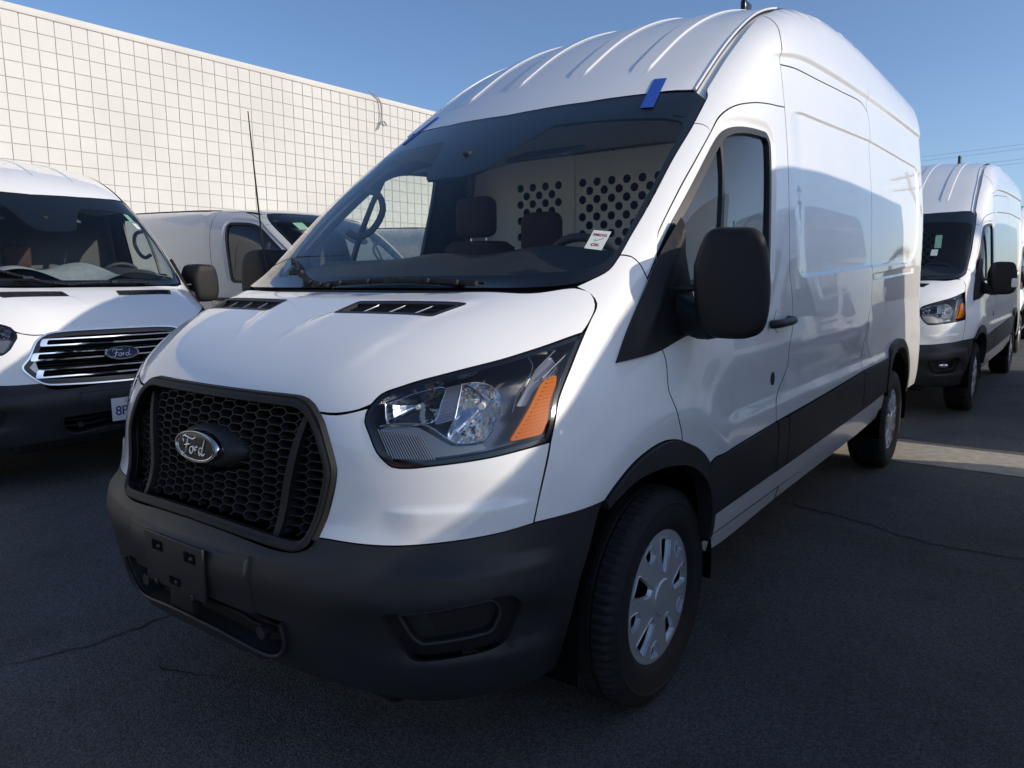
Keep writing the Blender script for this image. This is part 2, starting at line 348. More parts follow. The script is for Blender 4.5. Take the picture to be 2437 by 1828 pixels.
def grid_pts(outline, holes, h, margin=.55):
    lo, hi = outline.min(0), outline.max(0); ys = np.arange(lo[1], hi[1]+h, h*.87); out = []
    for k, y in enumerate(ys): 
        xs = np.arange(lo[0]-(h/2 if k % 2 else 0), hi[0]+h, h); out.append(np.stack([xs, 0*xs+y], 1))
    q = np.concatenate(out); m = inside(q, [outline])
    for ho in holes: m &= ~inside(q, [ho])
    q = q[m]; d = pdist(q, outline); 
    for ho in holes: d = np.minimum(d, pdist(q, ho))
    return q[d > h*margin]
def panel_arrays(outline, lift, F, holes=(), h=.04, gap=.002, rim=.014, rows=()):
    """cut a panel out of the body surface F: returns verts, tris, normals (front layer + turned-in rim)"""
    o = ccw(np.asarray(outline, float)); o = inset(o, gap) if gap else o
    hs = [ccw(np.asarray(q, float)) for q in holes]
    if gap: hs = [inset(q, -gap) for q in hs]
    g = grid_pts(o, hs, h); feats = []
    if len(rows):
        allp = np.concatenate(rows); m = inside(allp, [o])
        for q in hs: m &= ~inside(allp, [q])
        i = np.nonzero(m)[0]; far = np.zeros(len(allp), bool)
        if len(i):
            d = pdist(allp[i], o)
            for q in hs: d = np.minimum(d, pdist(allp[i], q))
            far[i] = d > .0035
        k = 0
        for r in rows:
            cur = []
            for p, f in zip(r, far[k:k+len(r)]):
                if f: cur.append(p)
                elif cur:
                    feats.append(cur); cur = []
            if cur: feats.append(cur)
            k += len(r)
        keep = allp[far]
        if len(keep) and len(g):
            kd = KDTree(len(keep))
            for j, p in enumerate(keep): kd.insert((p[0], p[1], 0), j)
            kd.balance(); g = np.array([p for p in g if kd.find((p[0], p[1], 0))[2] > h*.45]).reshape(-1, 2)
    v2, t = cdt(o, hs, g, feats); P = lift(v2, F); N = gradn(P, F)
    a, b, c = P[t[:, 0]], P[t[:, 1]], P[t[:, 2]]; gn = np.cross(b-a, c-a); s = (gn*N[t[:, 0]]).sum(1); t[s < 0] = t[s < 0][:, ::-1]
    VS, TS, NS = [P], [t], [N]; base = len(P); nf = len(t)
    if rim:
        for k, lp in enumerate([o]+hs):
            L = lift(lp, F); n = gradn(L, F); tg = np.roll(L, -1, 0)-np.roll(L, 1, 0); sd = np.cross(tg, n); sd /= np.maximum(np.linalg.norm(sd, axis=1, keepdims=True), 1e-9)
            m = len(L); V2 = np.concatenate([L, L-n*rim]); i = np.arange(m); j = (i+1) % m
            T2 = np.concatenate([np.stack([i, i+m, j], 1), np.stack([j, i+m, j+m], 1)])+base
            a, b, c = V2[T2[:, 0]-base], V2[T2[:, 1]-base], V2[T2[:, 2]-base]; gg = np.cross(b-a, c-a)
            # outward = away from the panel
            cen = v2.mean(0); d2 = np.roll(lp, -1, 0)-np.roll(lp, 1, 0); outw = np.stack([d2[:, 1], -d2[:, 0]], 1)*(1 if k == 0 else -1)
            P2 = lift(lp+outw/np.maximum(np.linalg.norm(outw, axis=1, keepdims=True), 1e-9)*.003, F)-L
            fl = np.sign((sd*P2).sum(1)); fl[fl == 0] = 1; sd = sd*fl[:, None]
            ss = (gg*sd[(T2[:, 0]-base) % m]).sum(1); T2[ss < 0] = T2[ss < 0][:, ::-1]
            VS.append(V2); TS.append(T2); NS.append(np.concatenate([sd, sd])); base += 2*m
    LAST['front'] = nf; return np.concatenate(VS), np.concatenate(TS), np.concatenate(NS)
LAST = {}
def mirrored(a): V_, T_, N_ = a; s = np.array([-1, 1, 1.]); return V_*s, T_[:, ::-1], N_*s
def panel(name, mat, parent, outline, lift, F, sides='LR', **kw):
    """build a panel and, for sides 'LR', its mirror image; returns the objects"""
    a = panel_arrays(outline, lift, F, **kw); out = []; nf = LAST['front']
    if 'L' in sides or sides == 'C': out.append(obj(name, make_mesh(name, *a), mat, parent))
    if 'R' in sides: out.append(obj(name, make_mesh(name, *mirrored(a)), mat, parent))
    if mat in ('white', 'grey') and kw.get('rim', 1):       # turned-in panel edges coloured black to stand in for shade in the shut lines
        for o in out:
            o.data.materials.append(M['seal_gapshade']); mi = np.zeros(len(o.data.polygons), np.int32); mi[nf:] = 1; o.data.polygons.foreach_set('material_index', mi)
    return out
def symmetric(half):
    """half outline in (x, .) from x=0 round to x=0: adds the mirrored half"""
    h = np.asarray(half, float); return np.concatenate([h, (h*[-1, 1])[::-1][1:-1]]) 

# bmesh shapes
def bm_mesh(name, bm, smooth=None):
    me = bpy.data.meshes.new(name); bmesh.ops.recalc_face_normals(bm, faces=bm.faces); bm.to_mesh(me); bm.free()
    if smooth is not None:
        me.polygons.foreach_set('use_smooth', [True]*len(me.polygons)); 
        try: me.set_sharp_from_angle(angle=R(smooth))
        except Exception: pass
    return me
def add_box(bm, c, s, rot=None, bevel=0.):
    m = Matrix.Translation(c) @ (rot.to_4x4() if rot is not None else Matrix()) @ Matrix.Diagonal((*s, 1)); r = bmesh.ops.create_cube(bm, size=1, matrix=m)
    if bevel:
        es = list({e for v in r['verts'] for e in v.link_edges}); bmesh.ops.bevel(bm, geom=es, offset=bevel, segments=3, profile=.5, affect='EDGES')
    return bm
def add_tube(bm, pts, r, seg=8, cap=True, taper=None):
    pts = [Vector(p) for p in pts]; rings = []; up = Vector((0, 0, 1)); n = len(pts); prev = None
    for i, p in enumerate(pts):
        t = (pts[min(i+1, n-1)]-pts[max(i-1, 0)]).normalized()
        if prev is None: a = t.orthogonal().normalized()
        else: a = (prev-t*prev.dot(t)).normalized()
        prev = a; b = t.cross(a); rr = (r[i] if isinstance(r, (list, tuple)) else r)
        rings.append([bm.verts.new(p+(a*math.cos(2*math.pi*k/seg)+b*math.sin(2*math.pi*k/seg))*rr) for k in range(seg)])
    for i in range(n-1):
        for k in range(seg): bm.faces.new((rings[i][k], rings[i][(k+1) % seg], rings[i+1][(k+1) % seg], rings[i+1][k]))
    if cap: bm.faces.new(rings[0][::-1]); bm.faces.new(rings[-1])
def tube(name, pts, r, mat, parent, seg=8):
    bm = bmesh.new(); add_tube(bm, pts, r, seg); return obj(name, bm_mesh(name, bm, 50), mat, parent)
def box(name, c, s, mat, parent, bevel=0., rot=None):
    bm = bmesh.new(); add_box(bm, c, s, rot, bevel); return obj(name, bm_mesh(name, bm, 40), mat, parent)
def lathe_x(prof_, seg=64, mod=None):
    """profile of (x, r) turned round the X axis; mod(i, k, x, r) -> r"""
    V_, F_ = [], []; n = len(prof_)
    for k in range(seg):
        a = 2*math.pi*k/seg
        for i, (x, r) in enumerate(prof_):
            rr = mod(i, k, x, r) if mod else r; V_.append((x, rr*math.cos(a), rr*math.sin(a)))
    for k in range(seg):
        for i in range(n-1): F_.append((k*n+i, k*n+i+1, ((k+1) % seg)*n+i+1, ((k+1) % seg)*n+i))
    return V_, F_
def loft(name, rings, mat, parent, closed=True, cap=True, smooth=50):
    bm = bmesh.new(); rs = [[bm.verts.new(tuple(p)) for p in r] for r in rings]; n = len(rs[0])
    for a, b in zip(rs[:-1], rs[1:]):
        for k in range(n if closed else n-1): bm.faces.new((a[k], a[(k+1) % n], b[(k+1) % n], b[k]))
    if cap and closed: bm.faces.new(rs[0][::-1]); bm.faces.new(rs[-1])
    return obj(name, bm_mesh(name, bm, smooth), mat, parent)
def text_mesh(name, s, size, mat, parent, mw, shear=0., depth=.0006, bold=0., spacing=1.0):
    cu = bpy.data.curves.new(name, 'FONT'); cu.body = s; cu.size = size; cu.align_x = 'CENTER'; cu.align_y = 'CENTER'; cu.shear = shear; cu.extrude = depth; cu.offset = bold; cu.space_character = spacing
    t = bpy.data.objects.new(name+'_tmp', cu); C.objects.link(t); dg = bpy.context.evaluated_depsgraph_get(); me = bpy.data.meshes.new_from_object(t.evaluated_get(dg)); bpy.data.objects.remove(t); bpy.data.curves.remove(cu)
    me.transform(mw); return obj(name, me, mat, parent)
def frame(o, xa, ya):
    """matrix with local x along xa, local y along ya at o"""
    x = Vector(xa).normalized(); z = x.cross(Vector(ya)).normalized(); y = z.cross(x); m = Matrix((x, y, z)).transposed().to_4x4(); m.translation = o; return m
def thing(name, label, cat, loc=(0, 0, 0), rz=0., group=None):
    o = bpy.data.objects.new(name, None); C.objects.link(o); o.location = loc; o.rotation_euler = (0, 0, rz); o['label'] = label; o['category'] = cat
    if group: o['group'] = group
    return o
def copy_tree(o, parent=None):
    c = o.copy(); C.objects.link(c); c.parent = parent
    for ch in o.children: copy_tree(ch, c)
    return c

# ------------------------------------------------------------------ feature lines of the van, metres, van frame:
# front axle at y = 0, nose towards -y, driver's side +x, ground z = 0
DOOR_UP = [(.046, 1.430), (.087, 1.502), (.119, 1.535), (.257, 1.660), (.390, 1.766), (.534, 1.875), (.643, 1.955), (.75, 2.005), (.894, 2.040), (1.058, 2.062), (1.145, 2.070), (1.24, 2.081)]
DOOR_REAR = [(1.24, 2.081), (1.24, 1.894), (1.223, 1.702), (1.188, 1.47), (1.180, 1.38), (1.198, 1.289), (1.190, 1.159), (1.135, 1.073), (1.120, .989), (1.003, .90), (.938, .846), (.939, .780)]
DOOR_LOW = [(.028, .861), (.025, .886), (.004, .927), (-.017, .977), (-.029, 1.006), (-.035, 1.029), (-.027, 1.070), (-.020, 1.115), (-.029, 1.150)]
ARCH_F = [(-.41, .774), (-.364, .806), (-.278, .849), (-.18, .874), (-.094, .882), (-.014, .873), (.028, .861), (.112, .829), (.184, .786), (.232, .740), (.271, .676), (.291, .609), (.302, .548), (.312, .47)]
ARCH_FI = [(-.412, .750), (-.35, .779), (-.282, .802), (-.186, .810), (-.099, .807), (.022, .789), (.117, .752), (.209, .684), (.255, .599), (.269, .518), (.275, .46)]
ARCH_R = [(3.262, .66), (3.278, .76), (3.300, .834), (3.358, .885), (3.54, .922), (3.746, .931), (3.961, .892), (4.13, .80), (4.236, .674), (4.273, .552), (4.30, .49)]
ARCH_RI = [(3.292, .58), (3.325, .72), (3.40, .81), (3.55, .862), (3.746, .872), (3.94, .838), (4.08, .765), (4.175, .65), (4.212, .53), (4.23, .49)]
WIN = [[(.06, 1.438), (.182, 1.553), (.577, 1.868), (.648, 1.904), (.749, 1.927), (.942, 1.939), (1.005, 1.936), (1.035, 1.905), (1.036, 1.86), (1.022, 1.76), (.985, 1.591), (.945, 1.42), (.925, 1.37), (.88, 1.345)], [(.88, 1.345), (.5, 1.335), (.15, 1.335)], [(.15, 1.335), (.08, 1.36), (.055, 1.40), (.06, 1.438)]]
BUMP = [(.476, -.952, .7205), (.515, -.943, .721), (.595, -.921, .720), (.652, -.899, .721), (.704, -.873, .724), (.793, -.808, .734), (.869, -.725, .746), (.923, -.635, .760), (.964, -.531, .766), (.992, -.410, .774)]
HL = [[(.876, -.322, 1.215), (.893, -.409, 1.144), (.908, -.487, 1.076), (.914, -.515, 1.045), (.922, -.540, 1.002), (.926, -.566, .955)],
      [(.926, -.566, .955), (.896, -.636, .945), (.854, -.704, .933), (.804, -.760, .924), (.748, -.807, .916), (.694, -.841, .909), (.659, -.858, .911), (.640, -.864, .923), (.618, -.869, .944), (.591, -.867, .986), (.573, -.864, 1.014), (.570, -.856, 1.032), (.575, -.844, 1.053), (.590, -.822, 1.079)],
      [(.590, -.822, 1.079), (.631, -.787, 1.099), (.711, -.705, 1.129), (.779, -.606, 1.153), (.824, -.501, 1.176), (.876, -.322, 1.215)]]
GRILLE = [[(0, 1.058), (.225, 1.058), (.355, 1.057)], [(.355, 1.057), (.388, 1.050), (.418, 1.034), (.450, 1.005), (.470, .975), (.498, .92), (.508, .890), (.507, .86), (.497, .808), (.484, .75), (.474, .715), (.456, .690), (.425, .680), (.39, .679)], [(.39, .679), (.164, .690), (0, .694)]]
SEAM_T = [(1.236, 2.257), (1.431, 2.283), (1.805, 2.31), (2.288, 2.345), (2.78, 2.372), (2.90, 2.345)]
SEAM2 = [(2.90, 2.345), (2.937, 2.303), (2.938, 2.178), (2.935, 2.024), (2.93, 1.842), (2.885, 1.62), (2.838, 1.46), (2.805, 1.36), (2.745, 1.204), (2.66, 1.119), (2.60, 1.03), (2.505, .91), (2.495, .829)]
XG = spl([.655, .877, 1.161, 1.461, 1.9, 4.9], [.757, .742, .728, .702, .69, .69])
REC = np.array([(1.30, 1.42), (1.325, 1.385), (1.38, 1.367), (2.74, 1.424), (4.219, 1.467), (4.389, 1.504), (4.55, 1.60), (4.60, 1.70), (4.635, 2.10), (4.61, 2.19), (4.55, 2.205), (2.938, 2.178), (1.5, 2.10), (1.36, 2.08), (1.30, 2.02)])
MOLD = spl([1.0, 1.115, 1.24, 1.444, 1.82, 2.894, 4.753], [2.19, 2.248, 2.283, 2.322, 2.359, 2.412, 2.457])

def smooth_poly(p, r=.03, h=.02):
    """round the corners of a polygon"""
    p = np.asarray(p, float); out = []; n = len(p)
    for i in range(n):
        a, b, c = p[i-1], p[i], p[(i+1) % n]; l1, l2 = np.linalg.norm(a-b), np.linalg.norm(c-b); d = min(r, l1*.45, l2*.45)
        u, w = b+(a-b)/l1*d, b+(c-b)/l2*d
        for t in np.linspace(0, 1, 5): out.append((1-t)**2*u+2*t*(1-t)*b+t*t*w)
    q = np.array(out); res = []
    for i in range(len(q)):
        a, b = q[i], q[(i+1) % len(q)]; m = max(1, int(np.linalg.norm(b-a)/h)); res += [a+(b-a)*k/m for k in range(m)]
    return np.array(res)
REC_S = smooth_poly(REC, .05, .03)

def D_side(p):
    """pressed details of the body side"""
    y = p[..., 1]; z = p[..., 2]; d = sdf_poly(np.stack([y, z], -1), REC_S)
    f = .010*sstep(.008, -.008, d)*sstep(1.28, 1.5, y)
    if VAR['roof'] == 'high':
        t = z-MOLD(y); f = f-.017*sstep(0, .028, t)*(1-sstep(.03, .26, t))*sstep(1.02, 1.32, y)*sstep(4.95, 4.75, y)
    f = f+.013*sstep(.83, .90, z)*(1-sstep(.93, 1.10, z))*sstep(.25, .55, y)*sstep(4.3, 3.1, y)
    return f+.012*sstep(1.338, 1.345, z-.033*(y-2.8))*sstep(1.385, 1.378, z-.033*(y-2.8))*sstep(2.86, 2.9, y)*sstep(4.45, 4.40, y)
def D_fend(p):
    """wheel-arch bulge"""
    y = p[..., 1]; z = p[..., 2]; r = np.sqrt((y+.05)**2+(z-.36)**2)
    return D_side(p)-.008*np.exp(-((r-.60)/.055)**2)*sstep(.5, .3, y)*sstep(.7, .8, z)
RIBS = ((.17, .034), (-.17, .034), (.47, .036), (-.47, .036))
def D_roof(p):
    """roof ribs"""
    x = p[..., 0]; y = p[..., 1]; y0 = .74 if VAR['roof'] == 'high' else .80; rb = 0
    if VAR['roof'] == 'low': return 0*x
    for xc, w in RIBS: rb = rb+sstep(w+.008, w, np.abs(x-xc))*sstep(y0, y0+.03, y)*sstep(4.75, 4.7, y)
    return -.008*rb
Fside = Surf(Fb, D_side); Ffend = Surf(Fb, D_fend); Frf = Surf(Fb, D_roof)
def off(F, d):
    if isinstance(F, Surf): return Surf(off(F.base, d), F.detail)
    return lambda p: F(p)-d
RIBROWS = [np.array([(xc+s*(w+e), y) for y in np.arange(.70, 4.80, .045)]) for xc, w in RIBS for s in (-1, 1) for e in (-.004, .0, .004, .008, .012)]
MOLDROWS = [np.array([(y, float(MOLD(y))+e) for y in np.arange(1.0, 4.85, .04)]) for e in (-.012, 0, .007, .014, .021, .028, .045, .09)]
_d = np.roll(REC_S, -1, 0)-np.roll(REC_S, 1, 0); _n = np.stack([-_d[:, 1], _d[:, 0]], 1)/np.linalg.norm(_d, axis=1, keepdims=True)
RECROWS = [REC_S+_n*e for e in (-.008, -.004, 0, .004, .008)]
RAILROWS = [np.array([(y, z+.033*(y-2.8)) for y in np.arange(2.82, 4.5, .05)]) for z in (1.334, 1.338, 1.3415, 1.345, 1.352, 1.372, 1.378, 1.3815, 1.385, 1.391)]
SCROWS = [np.array([(y, z) for y in np.arange(.3, 3.3, .06)]) for z in (.83, .85, .865, .88, .90, .93, .98, 1.04)]
SIDEROWS = MOLDROWS+RECROWS+RAILROWS+SCROWS; LOWROWS = RECROWS+SCROWS

def ring_poly(o, d): return inset(ccw(np.asarray(o, float)), d)

# ------------------------------------------------------------------ wheel
def wheel(parent, x, y, side):
    w = bpy.data.objects.new('wheel', None); C.objects.link(w); w.parent = parent; w.location = (side*x, y, .352)
    if 'tyre' not in WCACHE:
        hw = .1175
        pr = [(-hw*.80, .205), (-hw*.97, .232), (-hw-.001, .240), (-hw-.003, .27), (-hw-.001, .298), (-hw-.003, .301), (-hw-.003, .305), (-hw, .308), (-hw*.93, .333), (-hw*.80, .3475), (-hw*.55, .3515), (-hw*.5, .3515), (-hw*.48, .343), (-hw*.40, .343), (-hw*.38, .352), (-.008, .3525), (-.005, .344), (.005, .344), (.008, .3525),
              (hw*.38, .352), (hw*.40, .343), (hw*.48, .343), (hw*.5, .3515), (hw*.55, .3515), (hw*.80, .3475), (hw*.93, .333), (hw, .308), (hw+.003, .305), (hw+.003, .301), (hw+.001, .298), (hw+.003, .27), (hw+.001, .240), (hw*.97, .232), (hw*.80, .205)]
        def mod(i, k, x_, r): return r-(.009 if (k % 3 == 0 and r > .33 and abs(x_) > hw*.52) or (k % 3 == 0 and .345 < r and abs(x_) < hw*.36 and abs(x_) > .007) else 0)
        V_, F_ = lathe_x(pr, 216, mod); me = bpy.data.meshes.new('tyre'); me.from_pydata(V_, [], F_); me.update(); me.polygons.foreach_set('use_smooth', [True]*len(me.polygons)); me.set_sharp_from_angle(angle=R(35)); WCACHE['tyre'] = me
        # wheel cover: domed disc with ten openings
        Ro = .236; th = np.linspace(0, 2*math.pi, 90, endpoint=False); outl = np.stack([Ro*np.cos(th), Ro*np.sin(th)], 1); holes = []
        for k in range(10):
            a = 2*math.pi*k/10+.12; big = k % 2 == 0
            pts = [(.078, -.014), (.078, .014), (.135, .036), (.190, .042), (.190, -.032), (.145, -.028)] if big else [(.138, -.004), (.156, .026), (.198, .030), (.198, -.028), (.156, -.026)]
            q = smooth_poly(pts, .012, .008); holes.append(np.stack([q[:, 0]*math.cos(a)-q[:, 1]*math.sin(a), q[:, 0]*math.sin(a)+q[:, 1]*math.cos(a)], 1))
        def capF(p):   # solid below the dome: x - dome(y, z)
            r = np.sqrt(p[..., 1]**2+p[..., 2]**2)
            return p[..., 0]-(.014*(1-(r/Ro)**2)+.004*sstep(.217, .220, r)-.012*sstep(.226, .236, r)+.008*sstep(.062, .056, r))
        def lift_c(q, F): return solve_ray(np.stack([0*q[:, 0]+.1, q[:, 0], q[:, 1]], 1), np.tile([-1., 0, 0], (len(q), 1)), 0, .2, F, 40)
        V1, T1, N1 = panel_arrays(outl, lift_c, capF, holes=holes, h=.012, gap=0, rim=.0, rows=[np.stack([r_*np.cos(t_), r_*np.sin(t_)], 1) for t_ in (np.linspace(0, 2*math.pi, 91),) for r_ in (.054, .056, .059, .062, .065, .212, .217, .2185, .220, .223, .226, .231)]); VV, TT, NN = [V1], [T1], [N1]; bs = len(V1)
        for q in holes:      # sloping walls of each opening
            q = ccw(q); top = lift_c(q, capF); cen = q.mean(0); q2 = cen+(q-cen)*.84; bot = np.stack([top[:, 0]-.014, q2[:, 0], q2[:, 1]], 1); m_ = len(q)
            for i in range(m_):
                j = (i+1) % m_; quad = np.array([top[i], top[j], bot[j], bot[i]]); n_ = np.cross(quad[1]-quad[0], quad[3]-quad[0]); n_ /= max(np.linalg.norm(n_), 1e-9); n_ = n_ if n_[0] > 0 else -n_
                VV.append(quad); NN.append(np.tile(n_, (4, 1))); TT.append(np.array([(0, 1, 2), (0, 2, 3)])+bs); bs += 4
        V_ = np.concatenate(VV); T_ = np.concatenate(TT); N_ = np.concatenate(NN); g_ = np.cross(V_[T_[:, 1]]-V_[T_[:, 0]], V_[T_[:, 2]]-V_[T_[:, 0]]); fl_ = (g_*N_[T_[:, 0]]).sum(1) < 0; T_[fl_] = T_[fl_][:, ::-1]
        WCACHE['cap'] = make_mesh('wheel_cover', V_, T_, N_)
        bm = bmesh.new()
        for k, q in enumerate(holes):      # raised beads round the openings and a rib down each petal
            L_ = lift_c(ccw(q), capF); add_tube(bm, [tuple(v+np.array([.0005, 0, 0])) for v in np.concatenate([L_, L_[:1]])], .0028 if k % 2 == 0 else .002, 6, cap=False)
        WCACHE['beads'] = bm_mesh('cover_beads', bm, 60)
        V_, F_ = lathe_x([(-.012, .0), (-.012, .13), (-.010, .205), (.0, .206), (.0, .200)], 48); me = bpy.data.meshes.new('rim'); me.from_pydata(V_, [], F_); me.update(); WCACHE['rim'] = me
        V_, F_ = lathe_x([(.024, .0), (.024, .026), (.020, .031), (.004, .034)], 40); me = bpy.data.meshes.new('centre_cap'); me.from_pydata(V_, [], F_); me.update(); me.polygons.foreach_set('use_smooth', [True]*len(me.polygons)); me.set_sharp_from_angle(angle=R(30)); WCACHE['cc'] = me
    fx = side
    t = obj('tyre', WCACHE['tyre'], 'rubber', w)
    r = obj('rim', WCACHE['rim'], 'dark', w); r.location.x = .066*fx; c = obj('wheel_cover', WCACHE['cap'], 'silver', w); c.location.x = .099*fx
    bd_ = obj('cover_beads', WCACHE['beads'], 'silver', w); bd_['kind'] = 'stuff'; bd_.location.x = .099*fx
    k = obj('centre_cap', WCACHE['cc'], 'silver', w); k.location.x = .097*fx
    if side < 0:
        for q in (r, c, k, bd_): q.rotation_euler = (0, 0, math.pi)
    return w
WCACHE = {}

SCRIPT = [  # lettering of the oval badge as pen strokes, unit box -1..1 by -.35..35
    [(-.62, .10), (-.66, .20), (-.55, .27), (-.35, .25), (-.10, .22), (.02, .27), (-.02, .30)], [(-.36, .24), (-.42, .05), (-.50, -.16), (-.62, -.22), (-.68, -.16)], [(-.56, .02), (-.36, .05), (-.26, .08)],
    [(-.14, .02), (-.24, -.02), (-.26, -.13), (-.17, -.17), (-.07, -.10), (-.08, .0), (-.15, .02), (-.04, .01), (.04, -.02)], [(.06, .03), (.04, -.08), (.02, -.17)], [(.04, -.03), (.10, .03), (.17, .02)],
    [(.40, .0), (.32, .03), (.24, -.03), (.24, -.14), (.31, -.17), (.39, -.09), (.46, .10), (.52, .26)], [(.40, -.02), (.39, -.13), (.46, -.16), (.56, -.09)]]
def badge(parent, c, w, hgt, field, tilt=0.08):
    """oval badge, chrome ring, dark field, raised script"""
    ax, ay = Vector((1, 0, 0)), Vector((0, tilt, 1)).normalized(); nz = ax.cross(ay) * 1.0
    nz = Vector((0, -1, tilt)).normalized(); o = Vector(c); n = 56
    def ell(s, d): return [o+ax*(w/2*s*math.cos(2*math.pi*k/n))+ay*(hgt/2*s*math.sin(2*math.pi*k/n))+nz*d for k in range(n)]
    b = loft('badge', [ell(1.0, -.03), ell(1.0, .0), ell(.985, .006), ell(.95, .009), ell(.91, .009), ell(.89, .006)], 'chrome', parent, cap=False, smooth=35)
    bm = bmesh.new(); vs = [bm.verts.new(p) for p in ell(.90, .0065)]; bm.faces.new(vs); obj('badge_field', bm_mesh('badge_field', bm), field, b)
    pr = ell(.83, .0068); tube('badge_line', pr+[pr[0]], .0011, 'chrome', b, 6)
    bm = bmesh.new()
    for s in SCRIPT:
        pts = cr([(x*.98, y*1.15) for x, y in s], .04); P_ = [o+ax*(p[0]*w/2*.88)+ay*(p[1]*hgt/2*2.05-.04*hgt)+nz*.0075 for p in pts]
        nn = len(P_); add_tube(bm, P_, [.0034*(.55+.6*math.sin(math.pi*(i+.6)/(nn+.2))) for i in range(nn)], 8)
    obj('badge_script', bm_mesh('badge_script', bm, 60), 'chrome', b)
    return b

def build_van(root, roof='high', front='new', body='white', hero=True):
    VAR['roof'] = roof; hi = roof == 'high'; q = 1.0 if hero else 1.5
    W_ = body; S = lift_side; hb = .02*q
    SR = SIDEROWS if hi else LOWROWS
    P_ = lambda segs: path(segs, hb)
    def gut(y, d):   # gutter line in (y, z): on the surface d outside the gutter
        y = np.asarray(y, float); pt = lift_top(np.stack([XG(y)+d, y], 1), Fb); return [(float(a), float(b)) for a, b in zip(y, pt[:, 2])]
    # --- front end
    hood_half = path([[(0, -.921), (.2, -.916), (.335, -.905)], [(.335, -.905), (.375, -.902), (.415, -.899)], [(.415, -.899), (.489, -.883), (.547, -.861), (.575, -.844)], [(.575, -.844), (.590, -.822), (.631, -.787), (.711, -.705), (.779, -.606), (.824, -.501), (.874, -.330)], [(.874, -.330), (.871, -.282), (.861, -.238), (.838, -.226), (.798, -.250)], [(.798, -.250), (.694, -.352), (.5, -.402), (.303, -.426), (0, -.436)]], hb)
    vent = smooth_poly([(.163, -.611), (.178, -.519), (.592, -.485), (.548, -.590)], .014, .015)
    ventL = vent*[-1, 1]
    rows = [np.array([(s*(.44+.30*(y+.9)/.6+e), y) for y in np.arange(-.9, -.3, .025)]) for s in (1, -1) for e in (-.05, -.02, .01, .04)]
    def D_hood(p):   # folds running forward from the vents
        x = np.abs(p[..., 0]); y = p[..., 1]; t = np.clip((y+.78)/.17, 0, 1); xl = .105+.058*(y+.78)/.17; xo = .47+.085*(y+.80)/.21
        return -.0035*np.exp(-((x-xl)/.012)**2)*sstep(-.80, -.66, y)*sstep(-.60, -.63, y)-.004*sstep(.018, -.018, x-xo)*sstep(-.86, -.72, y)*sstep(-.42, -.5, y)
    rows = rows+[np.array([(s*(.105+.058*(y+.78)/.17+e), y) for y in np.arange(-.80, -.60, .02)]) for s in (1, -1) for e in (-.016, -.008, 0, .008, .016)]
    panel('hood', W_, root, symmetric(hood_half), lift_top, Surf(Fb, D_hood), 'C', holes=[vent, ventL], h=.03*q, rows=rows)
    for s, v in ((1, vent), (-1, ventL)):
        vg = panel('hood_vent', 'plastic', root, v, lift_top, off(Fb, .002), 'C', holes=[inset(ccw(v), .016)], h=.03, gap=-.001, rim=.02)[0]
        bm = bmesh.new(); p0, p1, p2, p3 = [Vector((*lift_top(np.array([c_]), Fb)[0],)) for c_ in ((s*.163, -.611), (s*.178, -.519), (s*.592, -.485), (s*.548, -.590))]
        dn = Vector((0, .35, -.94))
        for k in range(9):
            t = (k+.7)/9.3; a = p0.lerp(p1, t)+dn*.007; b = p3.lerp(p2, t)+dn*.007; add_tube(bm, [a, b], .0028, 6)
        lv = obj('louvres', bm_mesh('louvres', bm, 40), 'plastic2', vg); lv['kind'] = 'stuff'
        for k in range(1, 4):
            bm = bmesh.new(); t = k/4; a = p0.lerp(p3, t)+dn*.001; b = p1.lerp(p2, t)+dn*.001; add_box(bm, (a+b)/2, (.004, (b-a).length*.95, .005), Vector((b-a)).to_track_quat('Y', 'Z').to_matrix(), .001); obj('vent_rib', bm_mesh('vent_rib', bm, 40), 'lamp_silver', vg)  # ribs coloured silver to stand in for their sunlit edges
        vb = panel('vent_well', 'dark', vg, inset(ccw(v), -.01), lift_top, off(Fb, -.03), 'C', h=.06, gap=0, rim=0)
    # fascia between grille, headlamps and bumper
    gx = [(x, float(lift_front(np.array([(x, z)]), Fb)[0][1]), z) for x, z in path(GRILLE, .02)]
    g_right = [p for p in gx if p[0] > .40 and .722 < p[2] < 1.020]
    fas = path([to_cyl([(.415, -.899, 1.0275), (.489, -.883, 1.026), (.547, -.861, 1.039), (.5725, -.8495, 1.047)]), to_cyl([(.5725, -.8495, 1.047)]+HL[1][::-1][2:]), to_cyl([(.926, -.566, .955), (.928, -.606, .854), (.923, -.635, .760)]), to_cyl(BUMP[::-1][2:]), to_cyl([BUMP[0]]+[(x*.978, y, z) for x, y, z in g_right[::-1]]+[(.415, -.899, 1.0275)])], hb)
    def D_fas(p):
        th = np.abs(np.arctan2(p[..., 0], -p[..., 1])); z = p[..., 2]     # soft crease running back from under the lamp
        t = z-(.800+.05*(th-.72)); return -.009*np.exp(-(np.maximum(t, 0)/.012)**2-(np.minimum(t, 0)/.06)**2)*sstep(.62, .72, th)*sstep(1.0, .88, th)
    Ffas = Surf(Fb, D_fas); frows = [np.array([(t, .800+.05*(t-.72)+e) for t in np.arange(.6, 1.0, .02)]) for e in (-.03, -.015, -.006, 0, .005, .01, .016, .024)]
    panel('front_fascia', W_, root, fas, lift_cyl, Ffas, h=.024*q, rows=frows)
    # bumper
    bt = to_cyl([(0, -1.02, .692), (.164, -1.005, .688), (.39, -.987, .676), (.44, -.972, .683), (.468, -.958, .702), (.476, -.952, .7205)])
